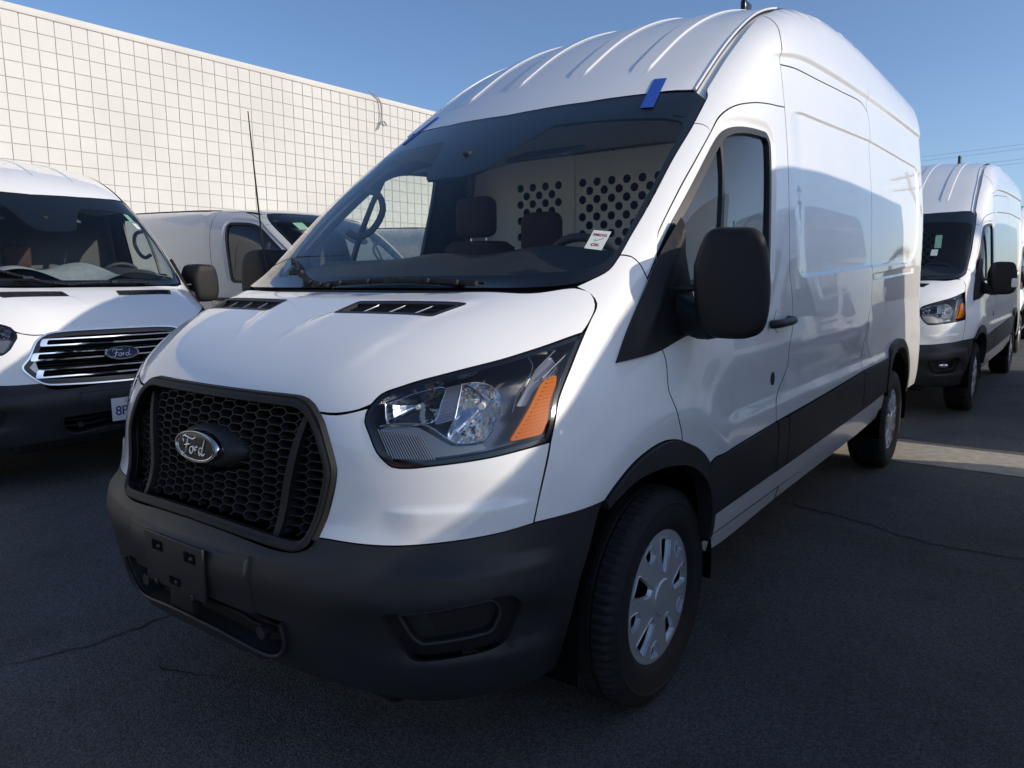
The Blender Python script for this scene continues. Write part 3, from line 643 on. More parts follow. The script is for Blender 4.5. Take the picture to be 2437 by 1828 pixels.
    bump_half = path([bt, to_cyl(BUMP), to_cyl([(.992, -.410, .774), (.993, -.43, .75), (.988, -.465, .669), (.979, -.503, .582), (.969, -.516, .51), (.955, -.53, .40), (.945, -.54, .325)]), to_cyl([(.945, -.54, .325), (.88, -.68, .318), (.69, -.87, .325), (.52, -.95, .343), (.37, -.98, .352), (.23, -1.0, .366), (0, -1.013, .376)])], hb)
    slot_half = path([to_cyl([(0, -1.03, .512), (.207, -1.033, .506), (.399, -1.008, .494)]), to_cyl([(.399, -1.008, .494), (.398, -1.0, .44), (.385, -1., .412), (.360, -.993, .391), (.326, -.994, .382)]), to_cyl([(.326, -.994, .382), (.135, -1.017, .404), (0, -1.02, .410)])], hb)
    fog_o = smooth_poly(to_cyl([(.681, -.931, .565), (.905, -.717, .603), (.922, -.683, .571), (.919, -.684, .538), (.895, -.705, .465), (.869, -.744, .454), (.764, -.860, .445), (.734, -.882, .446), (.717, -.899, .465), (.694, -.922, .517)]), .02, .012)
    fog_i = smooth_poly(to_cyl([(.716, -.912, .555), (.888, -.746, .582), (.899, -.725, .548), (.882, -.740, .492), (.756, -.873, .474), (.740, -.890, .495), (.721, -.909, .546)]), .02, .012)
    def D_bmp(p):
        x = np.abs(p[..., 0]); th = np.arctan2(x, -p[..., 1]); z = p[..., 2]
        f = -.012*sstep(.655, .640, z)*sstep(.20, .23, z)*sstep(.302, .292, x)                     # centre block behind the plate bracket
        f = f-.014*sstep(.698, .652, z)*sstep(.5, .62, z)
        f = f-.014*sstep(.28, .36, z)*sstep(.47, .43, z)*sstep(.62, .72, th)                        # lower lip under the lamp recess
        f = f+.010*sstep(.60, .52, z)*sstep(.40, .5, z)*sstep(.50, .60, th)
        return f*sstep(1.06, .97, th)
    Fbmp = Surf(Fb, D_bmp); brows = [np.array([(s*t, z) for z in np.arange(.5, .68, .015)]) for s in (1, -1) for t in (.274, .280, .284, .288, .294)]+[np.array([(t, z) for t in np.arange(-.9, .9, .02)]) for z in (.632, .640, .645, .651, .658, .668, .680, .692)]
    bp = panel('front_bumper', 'plastic', root, symmetric(bump_half), lift_cyl, Fbmp, 'C', holes=[symmetric(slot_half), fog_o, fog_o*[-1, 1]], h=.02*q, rows=brows, gap=.0015, rim=.05)[0]
    for sg in (1, -1):
        fl_ = lift_cyl(np.concatenate([fog_i, fog_i[:1]]), off(Fb, -.024)); tube('fog_ring', [(sg*v[0], v[1], v[2]) for v in fl_], .006, 'plastic', bp, 8)
    panel('fog_bezel', 'plastic2', bp, fog_o, lift_cyl, off(Fb, -.028), h=.03, holes=[fog_i], gap=-.004, rim=.03)
    panel('fog_blank', 'plastic', bp, fog_i, lift_cyl, off(Fb, -.045), h=.03, gap=-.006, rim=0)
    fm = (fog_i-fog_i.mean(0))*[.55, .62]+fog_i.mean(0)+[.02, .006]
    panel('fog_mesh', 'plastic2', bp, fm, lift_cyl, off(Fb, -.034), h=.03, gap=0, rim=.012)
    panel('intake_back', 'dark', bp, symmetric(slot_half), lift_cyl, off(Fb, -.13), 'C', h=.08, gap=-.02, rim=0)
    for z in (.432, .468):
        tube('intake_bar', [(x, -.985+.19*x*x, z+.012*(abs(x) < .2)) for x in np.linspace(-.39, .39, 15)], .007, 'plastic2', bp)
    lipp = [p_ for p_ in path([[(0, .407), (.135, .401), (.326, .379), (.362, .388), (.388, .410), (.402, .44), (.403, .494)]], .02)]; lipq = [(-a_, b_) for a_, b_ in lipp[::-1]]+[tuple(v) for v in lipp[1:]]
    tube('intake_lip', [tuple(lift_front(np.array([v]), off(Fb, .010))[0]) for v in lipq], .0065, 'plastic', bp, 8)
    for s in (-1, 1):
        bm = bmesh.new(); bmesh.ops.create_cone(bm, cap_ends=True, segments=24, radius1=.020, radius2=.018, depth=.02, matrix=Matrix.Translation((s*.30, -1.0, .437)) @ Matrix.Rotation(R(90), 4, 'X')); obj('intake_cap', bm_mesh('intake_cap', bm, 40), 'plastic', bp)
    # number-plate bracket
    if front == 'new':
        br = box('plate_bracket', (-.005, -1.068, .575), (.305, .010, .150), 'plastic', root, .003)
        for (x, z, w, h_) in ((-.085, .615, .055, .028), (.085, .615, .055, .028), (0, .528, .055, .022)):
            box('bracket_slot', (x, -1.0738, z), (w, .002, h_), 'dark', br)
            bm = bmesh.new(); bmesh.ops.create_uvsphere(bm, u_segments=12, v_segments=8, radius=.007, matrix=Matrix.Translation((x+.012, -1.0745, z))); obj('bracket_screw', bm_mesh('bracket_screw', bm, 60), 'steel' if z > .6 else 'plastic', br)
        for x in (-.1, .09): box('bracket_clip', (x, -1.0745, .504), (.016, .006, .014), 'plastic', br, .002)
        box('bracket_tab', (-.01, -1.04, .47), (.12, .03, .07), 'plastic2', br, .004)
    # grille
    go = symmetric(path(GRILLE, .015)) if front == 'new' else symmetric(path([[(0, 1.056), (.33, 1.050), (.42, 1.036), (.48, .995), (.535, .89), (.575, .835), (.572, .812), (.50, .732), (.46, .712), (.40, .705)], [(.40, .705), (.2, .698), (0, .695)]], .015))
    if front == 'new':
        gi = inset(ccw(go), .024)
        def D_gr(p):   # rounded frame section
            d = pdist(np.stack([p[..., 0].ravel(), p[..., 2].ravel()], -1), go).reshape(p.shape[:-1]); return -.011-.006*np.sin(math.pi*np.clip(d/.024, 0, 1))
        Fgr = Surf(Fb, D_gr); grows = [inset(ccw(go), e) for e in (.0045, .0085, .012, .0155, .0195)]
        gr = panel('grille', 'plastic2', root, go, lift_front, Fgr, 'C', holes=[gi], h=.02, gap=.0, rim=.05, rows=grows)[0]
        # honeycomb
        bm = bmesh.new(); cw, sl, rh = .040, .0135, .0226; nodes = set(); g2 = inset(ccw(go), .028); slx = spl([.69, .70, .82, .88, .94, 1.005, 1.06], [.335, .335, .338, .35, .365, .385, .40])
        segs = []
        for i in range(-11, 12):
            for j in range(-2, 18):
                cx = i*(cw+sl); cz = .685+j*rh+(rh/2 if i % 2 else 0)
                a, b, c_, d = (cx-cw/2, cz+rh/2), (cx+cw/2, cz+rh/2), (cx+cw/2+sl, cz), (cx+cw/2, cz-rh/2); segs += [(a, b), (b, c_), (c_, d)]
        mids = np.array([((a[0]+b[0])/2, (a[1]+b[1])/2) for a, b in segs]); ok = inside(mids, [g2]) & ((mids[:, 0]/.165)**2+((mids[:, 1]-.885)/.062)**2 > 1)
        segs = [s for s, o_ in zip(segs, ok) if o_]; ends = np.array([p for s in segs for p in s]); Pe = lift_front(ends, off(Fb, -.022)).reshape(-1, 2, 3)
        for (A_, B_) in Pe:
            a, b = Vector(A_), Vector(B_); d = (b-a).normalized(); n_ = d.cross(Vector((0, 1, 0))).normalized()*.0013; dp = Vector((0, .022, 0))
            vs = [bm.verts.new(p) for p in (a+n_, b+n_, b-n_, a-n_, a+n_*1.7+dp, b+n_*1.7+dp, b-n_*1.7+dp, a-n_*1.7+dp)]
            for f in ((0, 1, 2, 3), (0, 4, 5, 1), (3, 2, 6, 7), (0, 3, 7, 4), (1, 5, 6, 2)): bm.faces.new([vs[i] for i in f])
        hc = obj('honeycomb', bm_mesh('honeycomb', bm), 'plastic', gr); hc['kind'] = 'stuff'
        for s in (1, -1):
            zz = np.linspace(.70, 1.012, 16); Lf = [(s*(slx(z)-.009), z) for z in zz]; Rt = [(s*(slx(z)+.009+.008*(1-abs((z-.84)/.17)**2 if abs(z-.84) < .17 else 0)), z) for z in zz[::-1]]
            panel('slat', 'plastic2', gr, np.array(Lf+Rt), lift_front, off(Fb, -.010), 'C', h=.03, gap=0, rim=.04)
        panel('grille_back', 'dark', gr, go, lift_front, off(Fb, -.09), 'C', h=.1, gap=.0, rim=0)
        n = 40; rings = []
        for s, d in ((1.0, .03), (.93, .0), (.82, -.018), (.70, -.030), (.60, -.033)):
            rings.append([(.165*s*math.cos(2*math.pi*k/n), -.935+d-.006*0, .888+.066*s*math.sin(2*math.pi*k/n)+.004) for k in range(n)])
        loft('badge_mount', rings, 'plastic', gr, smooth=60)
        badge(root, (-.004, -.978, .897), .222, .092, 'badgedark')
    else:
        gi = inset(ccw(go), .009)
        gr = panel('grille', 'chrome', root, go, lift_front, off(Fb, .010), 'C', holes=[gi], h=.02, gap=.0, rim=.05)[0]
        panel('grille_surround', 'gloss', gr, gi, lift_front, off(Fb, .004), 'C', holes=[inset(gi, .03)], h=.02, gap=.0, rim=.06)
        panel('grille_back', 'dark', gr, go, lift_front, off(Fb, -.07), 'C', h=.1, gap=.0, rim=0)
        for z0, z1, xe in ((.955, 1.002, .47), (.865, .915, .53), (.755, .810, .515)):
            o_ = smooth_poly([(-xe, z0), (-xe+.02, z1), (xe-.02, z1), (xe, z0)], .016, .03)
            panel('chrome_bar', 'chrome', gr, o_, lift_front, off(Fb, .008), 'C', holes=[smooth_poly([(-xe+.04, z0+.009), (-xe+.052, z1-.008), (xe-.052, z1-.008), (xe-.04, z0+.009)], .01, .03)], h=.06, gap=0, rim=.035)
        for z in np.arange(.725, 1.03, .018): tube('louvre', [tuple(lift_front(np.array([(x, z)]), off(Fb, -.035))[0]) for x in np.linspace(-.5, .5, 11)], .004, 'plastic2', gr, 5)
        badge(root, (0, -.988, .885), .225, .092, 'badgeblue')
    # headlamps
    hl = path([to_cyl(s) for s in HL], .015)
    for s in (1, -1):
        hp = bpy.data.objects.new('headlight', None); C.objects.link(hp); hp.parent = root; sd = 'L' if s > 0 else 'R'
        panel('lens', 'lens', hp, hl, lift_cyl, off(Fb, .002), sd, h=.025, gap=.003, rim=.0)
        panel('lamp_seal', 'gloss', hp, hl, lift_cyl, off(Fb, -.001), sd, holes=[inset(ccw(hl), .013)], h=.03, gap=.0015, rim=.09)
        panel('housing', 'lamp_dark', hp, hl, lift_cyl, off(Fb, -.095), sd, h=.04, gap=-.01, rim=.0)
        am = smooth_poly(to_cyl([(.873, -.664, .964), (.877, -.645, .985), (.880, -.538, 1.090), (.882, -.512, 1.105), (.890, -.472, 1.113), (.915, -.550, 1.010), (.917, -.580, .974)]), .012, .01)
        panel('side_reflector', 'amber', hp, am, lift_cyl, off(Fb, -.008), sd, h=.02, gap=0, rim=.02)
        bm = bmesh.new()
        for k in range(15):
            t = (k+.5)/15; a_ = np.array([.874, -.655, .968])*(1-t)+np.array([.884, -.505, 1.108])*t; b_ = np.array([.916, -.577, .980])*(1-t)+np.array([.891, -.476, 1.110])*t
            a_, b_ = [lift_cyl(np.array(to_cyl([tuple(v)])), off(Fb, -.0065))[0] for v in (a_*.9+b_*.1, a_*.1+b_*.9)]; add_tube(bm, [(a_[0]*s, a_[1], a_[2]), (b_[0]*s, b_[1], b_[2])], .0016, 5)
        ar_ = obj('reflector_ribs', bm_mesh('reflector_ribs', bm, 50), 'amber', hp); ar_['kind'] = 'stuff'
        am2 = smooth_poly(to_cyl([(.868, -.615, 1.04), (.872, -.53, 1.115), (.876, -.45, 1.155), (.893, -.44, 1.12), (.885, -.50, 1.085), (.876, -.58, 1.04)]), .01, .01)
        panel('side_trim', 'lamp_dark', hp, am2, lift_cyl, off(Fb, -.03), sd, h=.02, gap=0, rim=.01)
        # faceted reflector bowls, ribbed column between them, bulbs and trim
        def mir3(p): return (p[0]*s, p[1], p[2])
        MAIN = [(.726, -.671, 1.099), (.751, -.640, 1.102), (.779, -.619, 1.093), (.804, -.613, 1.071), (.820, -.625, 1.039), (.821, -.655, 1.001), (.810, -.691, .963), (.788, -.717, .959), (.764, -.739, .960), (.745, -.748, .976), (.746, -.724, 1.019), (.738, -.699, 1.061)]
        INNER = [(.585, -.802, 1.052), (.618, -.776, 1.067), (.646, -.749, 1.080), (.698, -.703, 1.091), (.708, -.730, 1.054), (.710, -.755, 1.016), (.685, -.776, 1.007), (.659, -.792, 1.004), (.609, -.817, 1.005), (.595, -.812, 1.028)]
        for nm, OUT, c0, dpt in (('main_reflector', MAIN, (.782, -.672, 1.040), .085), ('inner_reflector', INNER, (.652, -.765, 1.040), .055)):
            q3 = [np.array(p_) for p_ in cr(OUT+[OUT[0]], .013)][:-1]; cc_ = np.array(c0); d3 = np.array([-.42, .90, .05]); rnd = random.Random(5); rings = []
            for k, (sc, dd) in enumerate(((1.0, 0.), (.97, .012), (.86, .35), (.70, .62), (.52, .82), (.33, .95), (.14, 1.0), (.03, 1.0))):
                rings.append([mir3(cc_+(p_-cc_)*sc+d3*(dd*dpt+(rnd.uniform(-.0007, .0007) if 1 < k < 6 else 0))) for p_ in q3])
            bm = bmesh.new(); rs = [[bm.verts.new(tuple(p_)) for p_ in r_] for r_ in rings]; n_ = len(rs[0])
            for ra, rb in zip(rs[:-1], rs[1:]):
                for k in range(n_): bm.faces.new((ra[k], ra[(k+1) % n_], rb[(k+1) % n_], rb[k]))
            obj(nm, bm_mesh(nm, bm), 'reflector', hp)
            tube('bulb', [mir3(cc_+d3*dpt*.95), mir3(cc_+d3*dpt*.30)], .0085 if nm[0] == 'm' else .006, 'paper', hp, 12)
            tube('reflector_edge', [mir3(p_+np.array([.002, -.004, 0])) for p_ in q3+[q3[0]]], .0016, 'chrome', hp, 5)
        COL = to_cyl([(.700, -.705, 1.091), (.728, -.672, 1.099), (.740, -.701, 1.061), (.747, -.726, 1.019), (.713, -.761, 1.005), (.712, -.754, 1.020), (.710, -.731, 1.055)])
        panel('lamp_column', 'lamp_silver', hp, smooth_poly(COL, .006, .01), lift_cyl, off(Fb, -.027), sd, h=.02, gap=0, rim=.02)
        bm = bmesh.new()
        for k in range(15):
            t = k/14; a_ = np.array([.702, -.706, 1.089])*(1-t)+np.array([.716, -.757, 1.008])*t; b_ = np.array([.730, -.675, 1.096])*(1-t)+np.array([.746, -.728, 1.017])*t; o3 = np.array([.0015, -.0045, 0]); add_tube(bm, [mir3(a_+o3), mir3(b_+o3)], .0014, 5)
        rb_ = obj('column_ribs', bm_mesh('column_ribs', bm, 40), 'lamp_silver', hp); rb_['kind'] = 'stuff'
        bz = smooth_poly(to_cyl([(.600, -.85, .99), (.64, -.84, 1.004), (.70, -.81, 1.000), (.775, -.765, .956), (.83, -.71, .958), (.845, -.71, .945), (.80, -.76, .935), (.70, -.83, .922), (.655, -.855, .925)]), .012, .012)
        panel('lower_trim', 'lamp_dark', hp, bz, lift_cyl, off(Fb, -.030), sd, h=.02, gap=0, rim=.04)
        bm = bmesh.new()
        for k in range(17):
            t = k/16; a_ = lift_cyl(np.array(to_cyl([(.612+.100*t, -.868+.055*t, .992-.010*t)])), off(Fb, -.024))[0]; b_ = lift_cyl(np.array(to_cyl([(.648+.100*t, -.856+.055*t, .924)])), off(Fb, -.024))[0]
            add_tube(bm, [mir3(a_), mir3(b_)], .0021, 5)
        rb_ = obj('lamp_ribs', bm_mesh('lamp_ribs', bm, 40), 'lamp_dark', hp); rb_['kind'] = 'stuff'
        for ln, r_, mt in (([(.592, -.831, .999), (.613, -.821, 1.004), (.678, -.785, 1.008), (.703, -.772, 1.002), (.769, -.741, .961), (.813, -.694, .964)], .0024, 'chrome'), ([(.800, -.509, 1.161), (.816, -.500, 1.151), (.829, -.505, 1.134), (.837, -.534, 1.108), (.838, -.581, 1.074), (.846, -.618, 1.029)], .0016, 'lamp_silver'),
                           ([(.841, -.518, 1.122), (.844, -.423, 1.171)], .003, 'chrome'), ([(.859, -.506, 1.106), (.865, -.387, 1.165)], .0025, 'lamp_silver'), ([(.866, -.492, 1.105), (.865, -.364, 1.176)], .0025, 'chrome'), ([(.871, -.463, 1.115), (.864, -.347, 1.187)], .0018, 'chrome')):
            tube('trim_line', [mir3(p_) for p_ in cr(ln, .02)], r_, mt, hp, 6)
    # --- fenders, pillars, doors
    fend = P_([[(-.566, .955), (-.606, .854), (-.635, .760)], [(-.635, .760), (-.531, .766), (-.41, .774)], ARCH_F[:7], DOOR_LOW, [(-.029, 1.150), (-.005, 1.28), (.046, 1.430)], [(.046, 1.430), (-.022, 1.362)], [(-.022, 1.362), (-.029, 1.409), (-.044, 1.429), (-.072, 1.434)], [(-.072, 1.434), (-.132, 1.389), (-.203, 1.358), (-.246, 1.341)], [(-.246, 1.341), (-.229, 1.318), (-.232, 1.293), (-.282, 1.248), (-.322, 1.215)], [p[1:] for p in HL[0]]])
    panel('fender', W_, root, fend, S, Ffend, h=.03*q, gap=.0026, rim=.02)
    apl = P_([[(-.072, 1.434), (.041, 1.533), (.289, 1.748), (.504, 1.911)], [(.504, 1.911), (.530, 1.908), (.541, 1.901), (.540, 1.879)], DOOR_UP[:6][::-1], [(.046, 1.430), (-.022, 1.362)], [(-.022, 1.362), (-.029, 1.409), (-.044, 1.429), (-.072, 1.434)]])
    panel('pillar_cover', W_, root, apl, S, Fb, h=.03*q)
    yb = 1.40 if hi else 1.26
    gt = gut([.69, .80, .95, 1.1, 1.25, yb], .030)
    post = [gt[-1], (1.33, 2.43), (1.279, 2.367), (1.243, 2.287), (1.24, 2.081)] if hi else [gt[-1], (1.243, (gt[-1][1]+2.08)/2), (1.24, 2.081)] 
    if roof == 'low': post = [gt[-1], (1.24, 2.081)]
    apu = P_([[(.504, 1.911), (.575, 1.966), (.643, 2.019)], [(.643, 2.019), (.662, 2.035), gt[0]], gt, post, DOOR_UP[5:][::-1], [(.534, 1.875), (.541, 1.901), (.530, 1.908), (.504, 1.911)]])
    if roof != 'low': panel('cab_side', W_, root, apu, S, Fside if hi else Fb, h=.03*q, rows=MOLDROWS if hi else ())
    else:
        panel('cab_side', W_, root, apu, S, Fb, h=.03*q)
    dr_out = P_([DOOR_UP, DOOR_REAR, [(.939, .780), (.381, .758), (.285, .757), (.238, .742)], [(.238, .742), (.184, .786), (.112, .829), (.028, .861)], DOOR_LOW, [(-.029, 1.150), (-.005, 1.28), (.046, 1.430)]])
    winp = P_(WIN)
    def D_door(p):   # pressed frame round the window
        d = sdf_poly(np.stack([p[..., 1], p[..., 2]], -1), winp); return D_fend(p)+.010*sstep(.045, .012, d)*sstep(1.33, 1.42, p[..., 2])
    Fdoor = Surf(Fb, D_door); wr = [np.concatenate([q_, q_[:1]]) for q_ in (inset(ccw(winp), -e) for e in (.011, .020, .029, .038, .047))]
    rg = inset(ccw(winp), .022); gl_out = inset(ccw(winp), .012)
    for s, sd in ((1, 'L'), (-1, 'R')):
        d = panel('front_door', W_, root, dr_out, S, Fdoor, sd, holes=[winp], h=.03*q, rows=wr+SCROWS, gap=.0028, rim=.02)[0]
        panel('window_seal', 'seal_gapshade', d, winp, S, off(Fb, -.006), sd, holes=[rg], h=.03, gap=-.001, rim=.02)
        panel('window_glass', 'sideglass', d, gl_out, S, off(Fb, -.018), sd, h=.05, gap=0, rim=0)
        panel('window_divider', 'seal_gapshade', d, smooth_poly([(.590, 1.870), (.612, 1.885), (.482, 1.54), (.42, 1.345), (.398, 1.345), (.460, 1.54)], .004, .03), S, off(Fb, -.010), sd, h=.05, gap=0, rim=.02)
        # handle in a shallow cup, lock below
        hp_ = [(1.003*s+.0*s, .885, 1.178), (1.025*s, .90, 1.180), (1.034*s, .96, 1.183), (1.034*s, 1.05, 1.185), (1.026*s, 1.10, 1.187), (1.000*s, 1.115, 1.188)]
        bm = bmesh.new(); add_tube(bm, [tuple(v) for v in cr(hp_, .02)], .017, 10); hm = bm_mesh('door_handle', bm, 60); 
        obj('door_handle', hm, 'plastic', d)
        th = np.linspace(0, 2*math.pi, 24, endpoint=False)
        panel('handle_cup', body, d, np.stack([1.0+.055*np.cos(th), 1.185+.05*np.sin(th)], 1), S, off(Fb, .0015), sd, h=.03, gap=0, rim=.004)
        panel('door_lock', 'plastic2', d, np.stack([.928+.022*np.cos(th), .958+.027*np.sin(th)], 1), S, off(Ffend, .003), sd, h=.03, gap=0, rim=.006)
        panel('cladding', 'plastic', d, P_([[(.248, .735), (.262, .752), (.285, .757)], [(.285, .757), (.381, .758), (.934, .780)], [(.934, .780), (.955, .72), (.955, .561)], [(.955, .561), (.32, .548)], [(.32, .548), (.302, .548), (.291, .609), (.271, .676), (.248, .735)]]), S, off(Fb, .008), sd, h=.05, gap=.002, rim=.02)
        # black sail panel and mirror
        sail = P_([[(-.263, 1.127), (-.13, 1.255), (-.023, 1.359), (.046, 1.430), (.176, 1.547)], [(.176, 1.547), (.168, 1.42), (.172, 1.33), (.20, 1.21)], [(.20, 1.21), (.18, 1.192), (.104, 1.180), (-.075, 1.143), (-.263, 1.127)]])
        def D_sail(p):
            y, z = p[..., 1], p[..., 2]; t = (y+.263)*.735-(z-1.127)*.68       # ridge parallel to the pillar
            return -.010-.022*np.exp(-((t-.055)/.03)**2)*sstep(-.2, -.02, y)
        Fsail = Surf(Fb, D_sail)
        panel('mirror_sail', 'plastic2', d, sail, S, Fsail, sd, h=.02, gap=0, rim=.03)
        mir = bpy.data.objects.new('wing_mirror', None); C.objects.link(mir); mir.parent = root
        mo = np.array([(1.031, 1.400), (1.034, 1.319), (1.045, 1.24), (1.060, 1.204), (1.088, 1.188), (1.150, 1.183), (1.205, 1.188), (1.240, 1.206), (1.256, 1.245), (1.261, 1.339), (1.250, 1.431), (1.236, 1.480), (1.213, 1.502), (1.15, 1.509), (1.092, 1.508), (1.068, 1.494), (1.050, 1.46)])
        mo = np.array(cr(list(mo)+[mo[0]], .012))[:-1]; mc = mo.mean(0); rings = []
        for sc, y, dx in ((.60, .0, .0), (.84, .003, .0), (.93, .010, 0), (.972, .021, 0), (.992, .036, 0), (1.0, .058, 0), (1.0, .10, 0), (.99, .15, 0), (.96, .165, 0), (.93, .165, 0)):
            rings.append([(s*(mc[0]+(p[0]-mc[0])*sc-.34*(y-.05)), y+.05*(p[0]-1.03), mc[1]+(p[1]-mc[1])*sc) for p in mo])
        loft('mirror_housing', rings, 'plastic2', mir, smooth=45)
        bm = bmesh.new(); bm.faces.new([bm.verts.new((s*(mc[0]+(p[0]-mc[0])*.93-.04), .172, mc[1]+(p[1]-mc[1])*.93)) for p in mo]); obj('mirror_glass', bm_mesh('mirror_glass', bm), 'mirrorglass', mir)
        arm = [(1.09, .07, 1.225), (1.05, .08, 1.225), (1.01, .09, 1.235), (.975, .10, 1.245)]
        rings = [[(s*x, y+dy, z+dz*(1 if i < 3 else 1.2)) for dy, dz in ((-.05, -.03), (-.035, -.045), (.03, -.045), (.045, -.03), (.045, .04), (.03, .055), (-.035, .055), (-.05, .04))] for i, (x, y, z) in enumerate(arm)]
        loft('mirror_arm', rings, 'plastic2', mir, smooth=50)
        tube('mirror_rod', [(s*1.06, .06, 1.335), (s*.965, .06, 1.33)], .011, 'plastic', mir, 12)
    # --- windshield
    wsh = symmetric(path([[(0, 1.335), (.5, 1.335), (.70, 1.337), (.78, 1.345), (.815, 1.358), (.840, 1.389), (.846, 1.434), (.845, 1.533), (.835, 1.748), (.820, 1.911), (.804, 2.019)], [(.804, 2.019), (.759, 2.057)], [(.759, 2.057), (.594, 2.058), (.358, 2.054), (.14, 2.048), (0, 2.046)]], hb))
    fr_in = smooth_poly([(-.60, 1.376), (.60, 1.376), (.76, 1.388), (.815, 1.405), (.829, 1.44), (.823, 1.67), (.800, 1.876), (.785, 1.918), (.72, 1.933), (.506, 1.945), (.305, 1.946), (.234, 1.861), (.18, 1.764), (.10, 1.743), (-.10, 1.743), (-.15, 1.80), (-.19, 1.88), (-.25, 1.946), (-.506, 1.945), (-.72, 1.933), (-.785, 1.918), (-.800, 1.876), (-.823, 1.67), (-.829, 1.44), (-.815, 1.405), (-.76, 1.388)], .02, .03)
    ws = panel('windshield', 'ws', root, wsh, lift_front, Fb, 'C', h=.05, gap=.003, rim=0)[0]
    panel('frit_band', 'frit', ws, wsh, lift_front, off(Fb, -.005), 'C', holes=[fr_in], h=.04, gap=.002, rim=.01)
    # --- roof
    yr = np.arange(.66, 4.87, .06)
    xf = lambda x: float(np.interp(x, [0, .14, .358, .594, .72, .757], [.475, .487, .519, .582, .638, .662]))
    roof_half = np.array([(x, xf(x)+.004) for x in np.linspace(0, .75, 26)]+[(float(XG(y)), y) for y in yr]+[(x, 4.87) for x in np.linspace(.69, 0, 12)])
    panel('roof', W_, root, symmetric(roof_half), lift_top, Frf, 'C', h=.06*q, rows=RIBROWS if roof != 'low' else (), gap=.0, rim=.02)
    # gutter channel
    for s, sd in ((1, 'L'), (-1, 'R')):
        ch = np.array([(float(XG(y))-.004, y) for y in yr]+[(float(XG(y))+.038, y) for y in yr[::-1]]); panel('roof_gutter', W_, root, ch, lift_top, off(Fb, -.014), sd, h=.1, gap=0, rim=0)
        bd = [(s*(float(XG(y))-.003), float(y), float(lift_top(np.array([[XG(y)-.003, y]]), Fb)[0, 2])+.001) for y in np.arange(.66, 1.75, .06)]
        if hi: tube('roof_bead', bd, .0055, W_, root, 8)
    # --- rear side
    yt = np.arange(1.24 if not hi else 1.40, 2.80, .08)
    if hi:
        up = P_([[(1.236, 2.257)]+SEAM_T[1:], [SEAM_T[-1], (2.90, 2.45), gut([2.86], .03)[0]], gut([2.86, 2.6, 2.3, 2.0, 1.8, 1.6, 1.40], .03), [gut([1.40], .03)[0], (1.33, 2.43), (1.279, 2.367), (1.243, 2.287), (1.236, 2.257)]])
        panel('upper_side', W_, root, up, S, Fside, h=.05*q, rows=MOLDROWS, gap=.0026, rim=.02)
        topA = SEAM_T; topB = [SEAM2[0], (2.90, 2.45)]+gut([2.86, 3.3, 3.8, 4.3, 4.6, 4.84], .03)
    else:
        g0 = gut([1.24, 1.6, 2.0, 2.4, 2.8, 2.92], .03); topA = g0; topB = gut([2.92, 3.3, 3.8, 4.3, 4.6, 4.84], .03)
    zt = topA[-1][1]; s2 = SEAM2 if hi else [topA[-1], (2.937, min(zt-.03, 2.03))]+SEAM2[4 if zt > 2.05 else 4:]
    pa = P_([DOOR_REAR[::-1][::1] if hi else DOOR_REAR[::-1], [DOOR_REAR[0], topA[0]], topA, s2, [(2.495, .829), (1.5, .795), (.939, .780)]])
    panel('side_panel', W_, root, pa, S, Fside, h=.045*q, rows=SR, gap=.0028, rim=.02)
    rr = [(4.84, z) for z in np.linspace(topB[-1][1], .49, 10)]
    pb = P_([s2[::-1] if hi else s2[::-1], topB, rr, [(4.84, .49), (4.30, .49)], ARCH_R[::-1], [ARCH_R[0], (3.262, .835)], [(3.262, .835), (2.9, .834), (2.495, .829)]])
    # keep the arch corner clean: cladding overlaps the lowest strip
    panel('rear_side_panel', W_, root, pb, S, Fside, h=.045*q, rows=SR, gap=.0028, rim=.02)
    zz = np.linspace(.49, (2.60 if hi else (2.33 if roof == 'mid' else 1.97)), 24); xs = lift_side(np.stack([0*zz+4.842, zz], 1), Fb)[:, 0]
    xt = np.array([.66, .5, .3, .0]); zt_ = lift_top(np.stack([xt, 0*xt+4.868], 1), Fb)[:, 2]
    tail_half = np.array([(0, .49)]+[(x, z) for x, z in zip(xs, zz)]+[(x, z) for x, z in zip(xt, zt_)])
    panel('rear_doors', W_, root, symmetric(tail_half), lift_rear, Fb, 'C', h=.09, gap=.0, rim=.02)
    for s, sd in ((1, 'L'), (-1, 'R')):
        panel('cladding', 'plastic', root, P_([[(.947, .781), (1.085, .779)], [(1.085, .779), (1.10, .72), (1.10, .562)], [(1.10, .562), (.963, .560)], [(.963, .560), (.963, .72), (.947, .781)]]), S, off(Fb, .008), sd, h=.06, rim=.02)
        panel('cladding', 'plastic', root, P_([[(1.093, .780), (1.7, .797), (2.488, .827)], [(2.488, .827), (2.52, .77), (2.515, .594)], [(2.515, .594), (1.8, .577), (1.108, .562)], [(1.108, .562), (1.108, .72), (1.093, .780)]]), S, off(Fb, .008), sd, h=.06, rim=.02)
        panel('cladding', 'plastic', root, P_([[(2.496, .827), (2.916, .836), (3.270, .838)], [(3.270, .838), (3.262, .75), (3.268, .615)], [(3.268, .615), (2.523, .594)], [(2.523, .594), (2.528, .77), (2.496, .827)]]), S, off(Fb, .008), sd, h=.06, rim=.02)
        panel('sill', W_, root, P_([[(.318, .545), (1.1, .558), (3.26, .612)], [(3.26, .612), (3.27, .50)], [(3.27, .50), (1.7, .470), (.325, .458)], [(.325, .458), (.318, .545)]]), S, off(Fb, -.004), sd, h=.08, gap=.001, rim=.03)
        panel('step_cover', W_, root, P_([[(.30, .447), (1.14, .452)], [(1.14, .452), (1.145, .392)], [(1.145, .392), (.50, .372), (.36, .392), (.30, .447)]]), S, off(Fb, -.012), sd, h=.08, rim=.04)
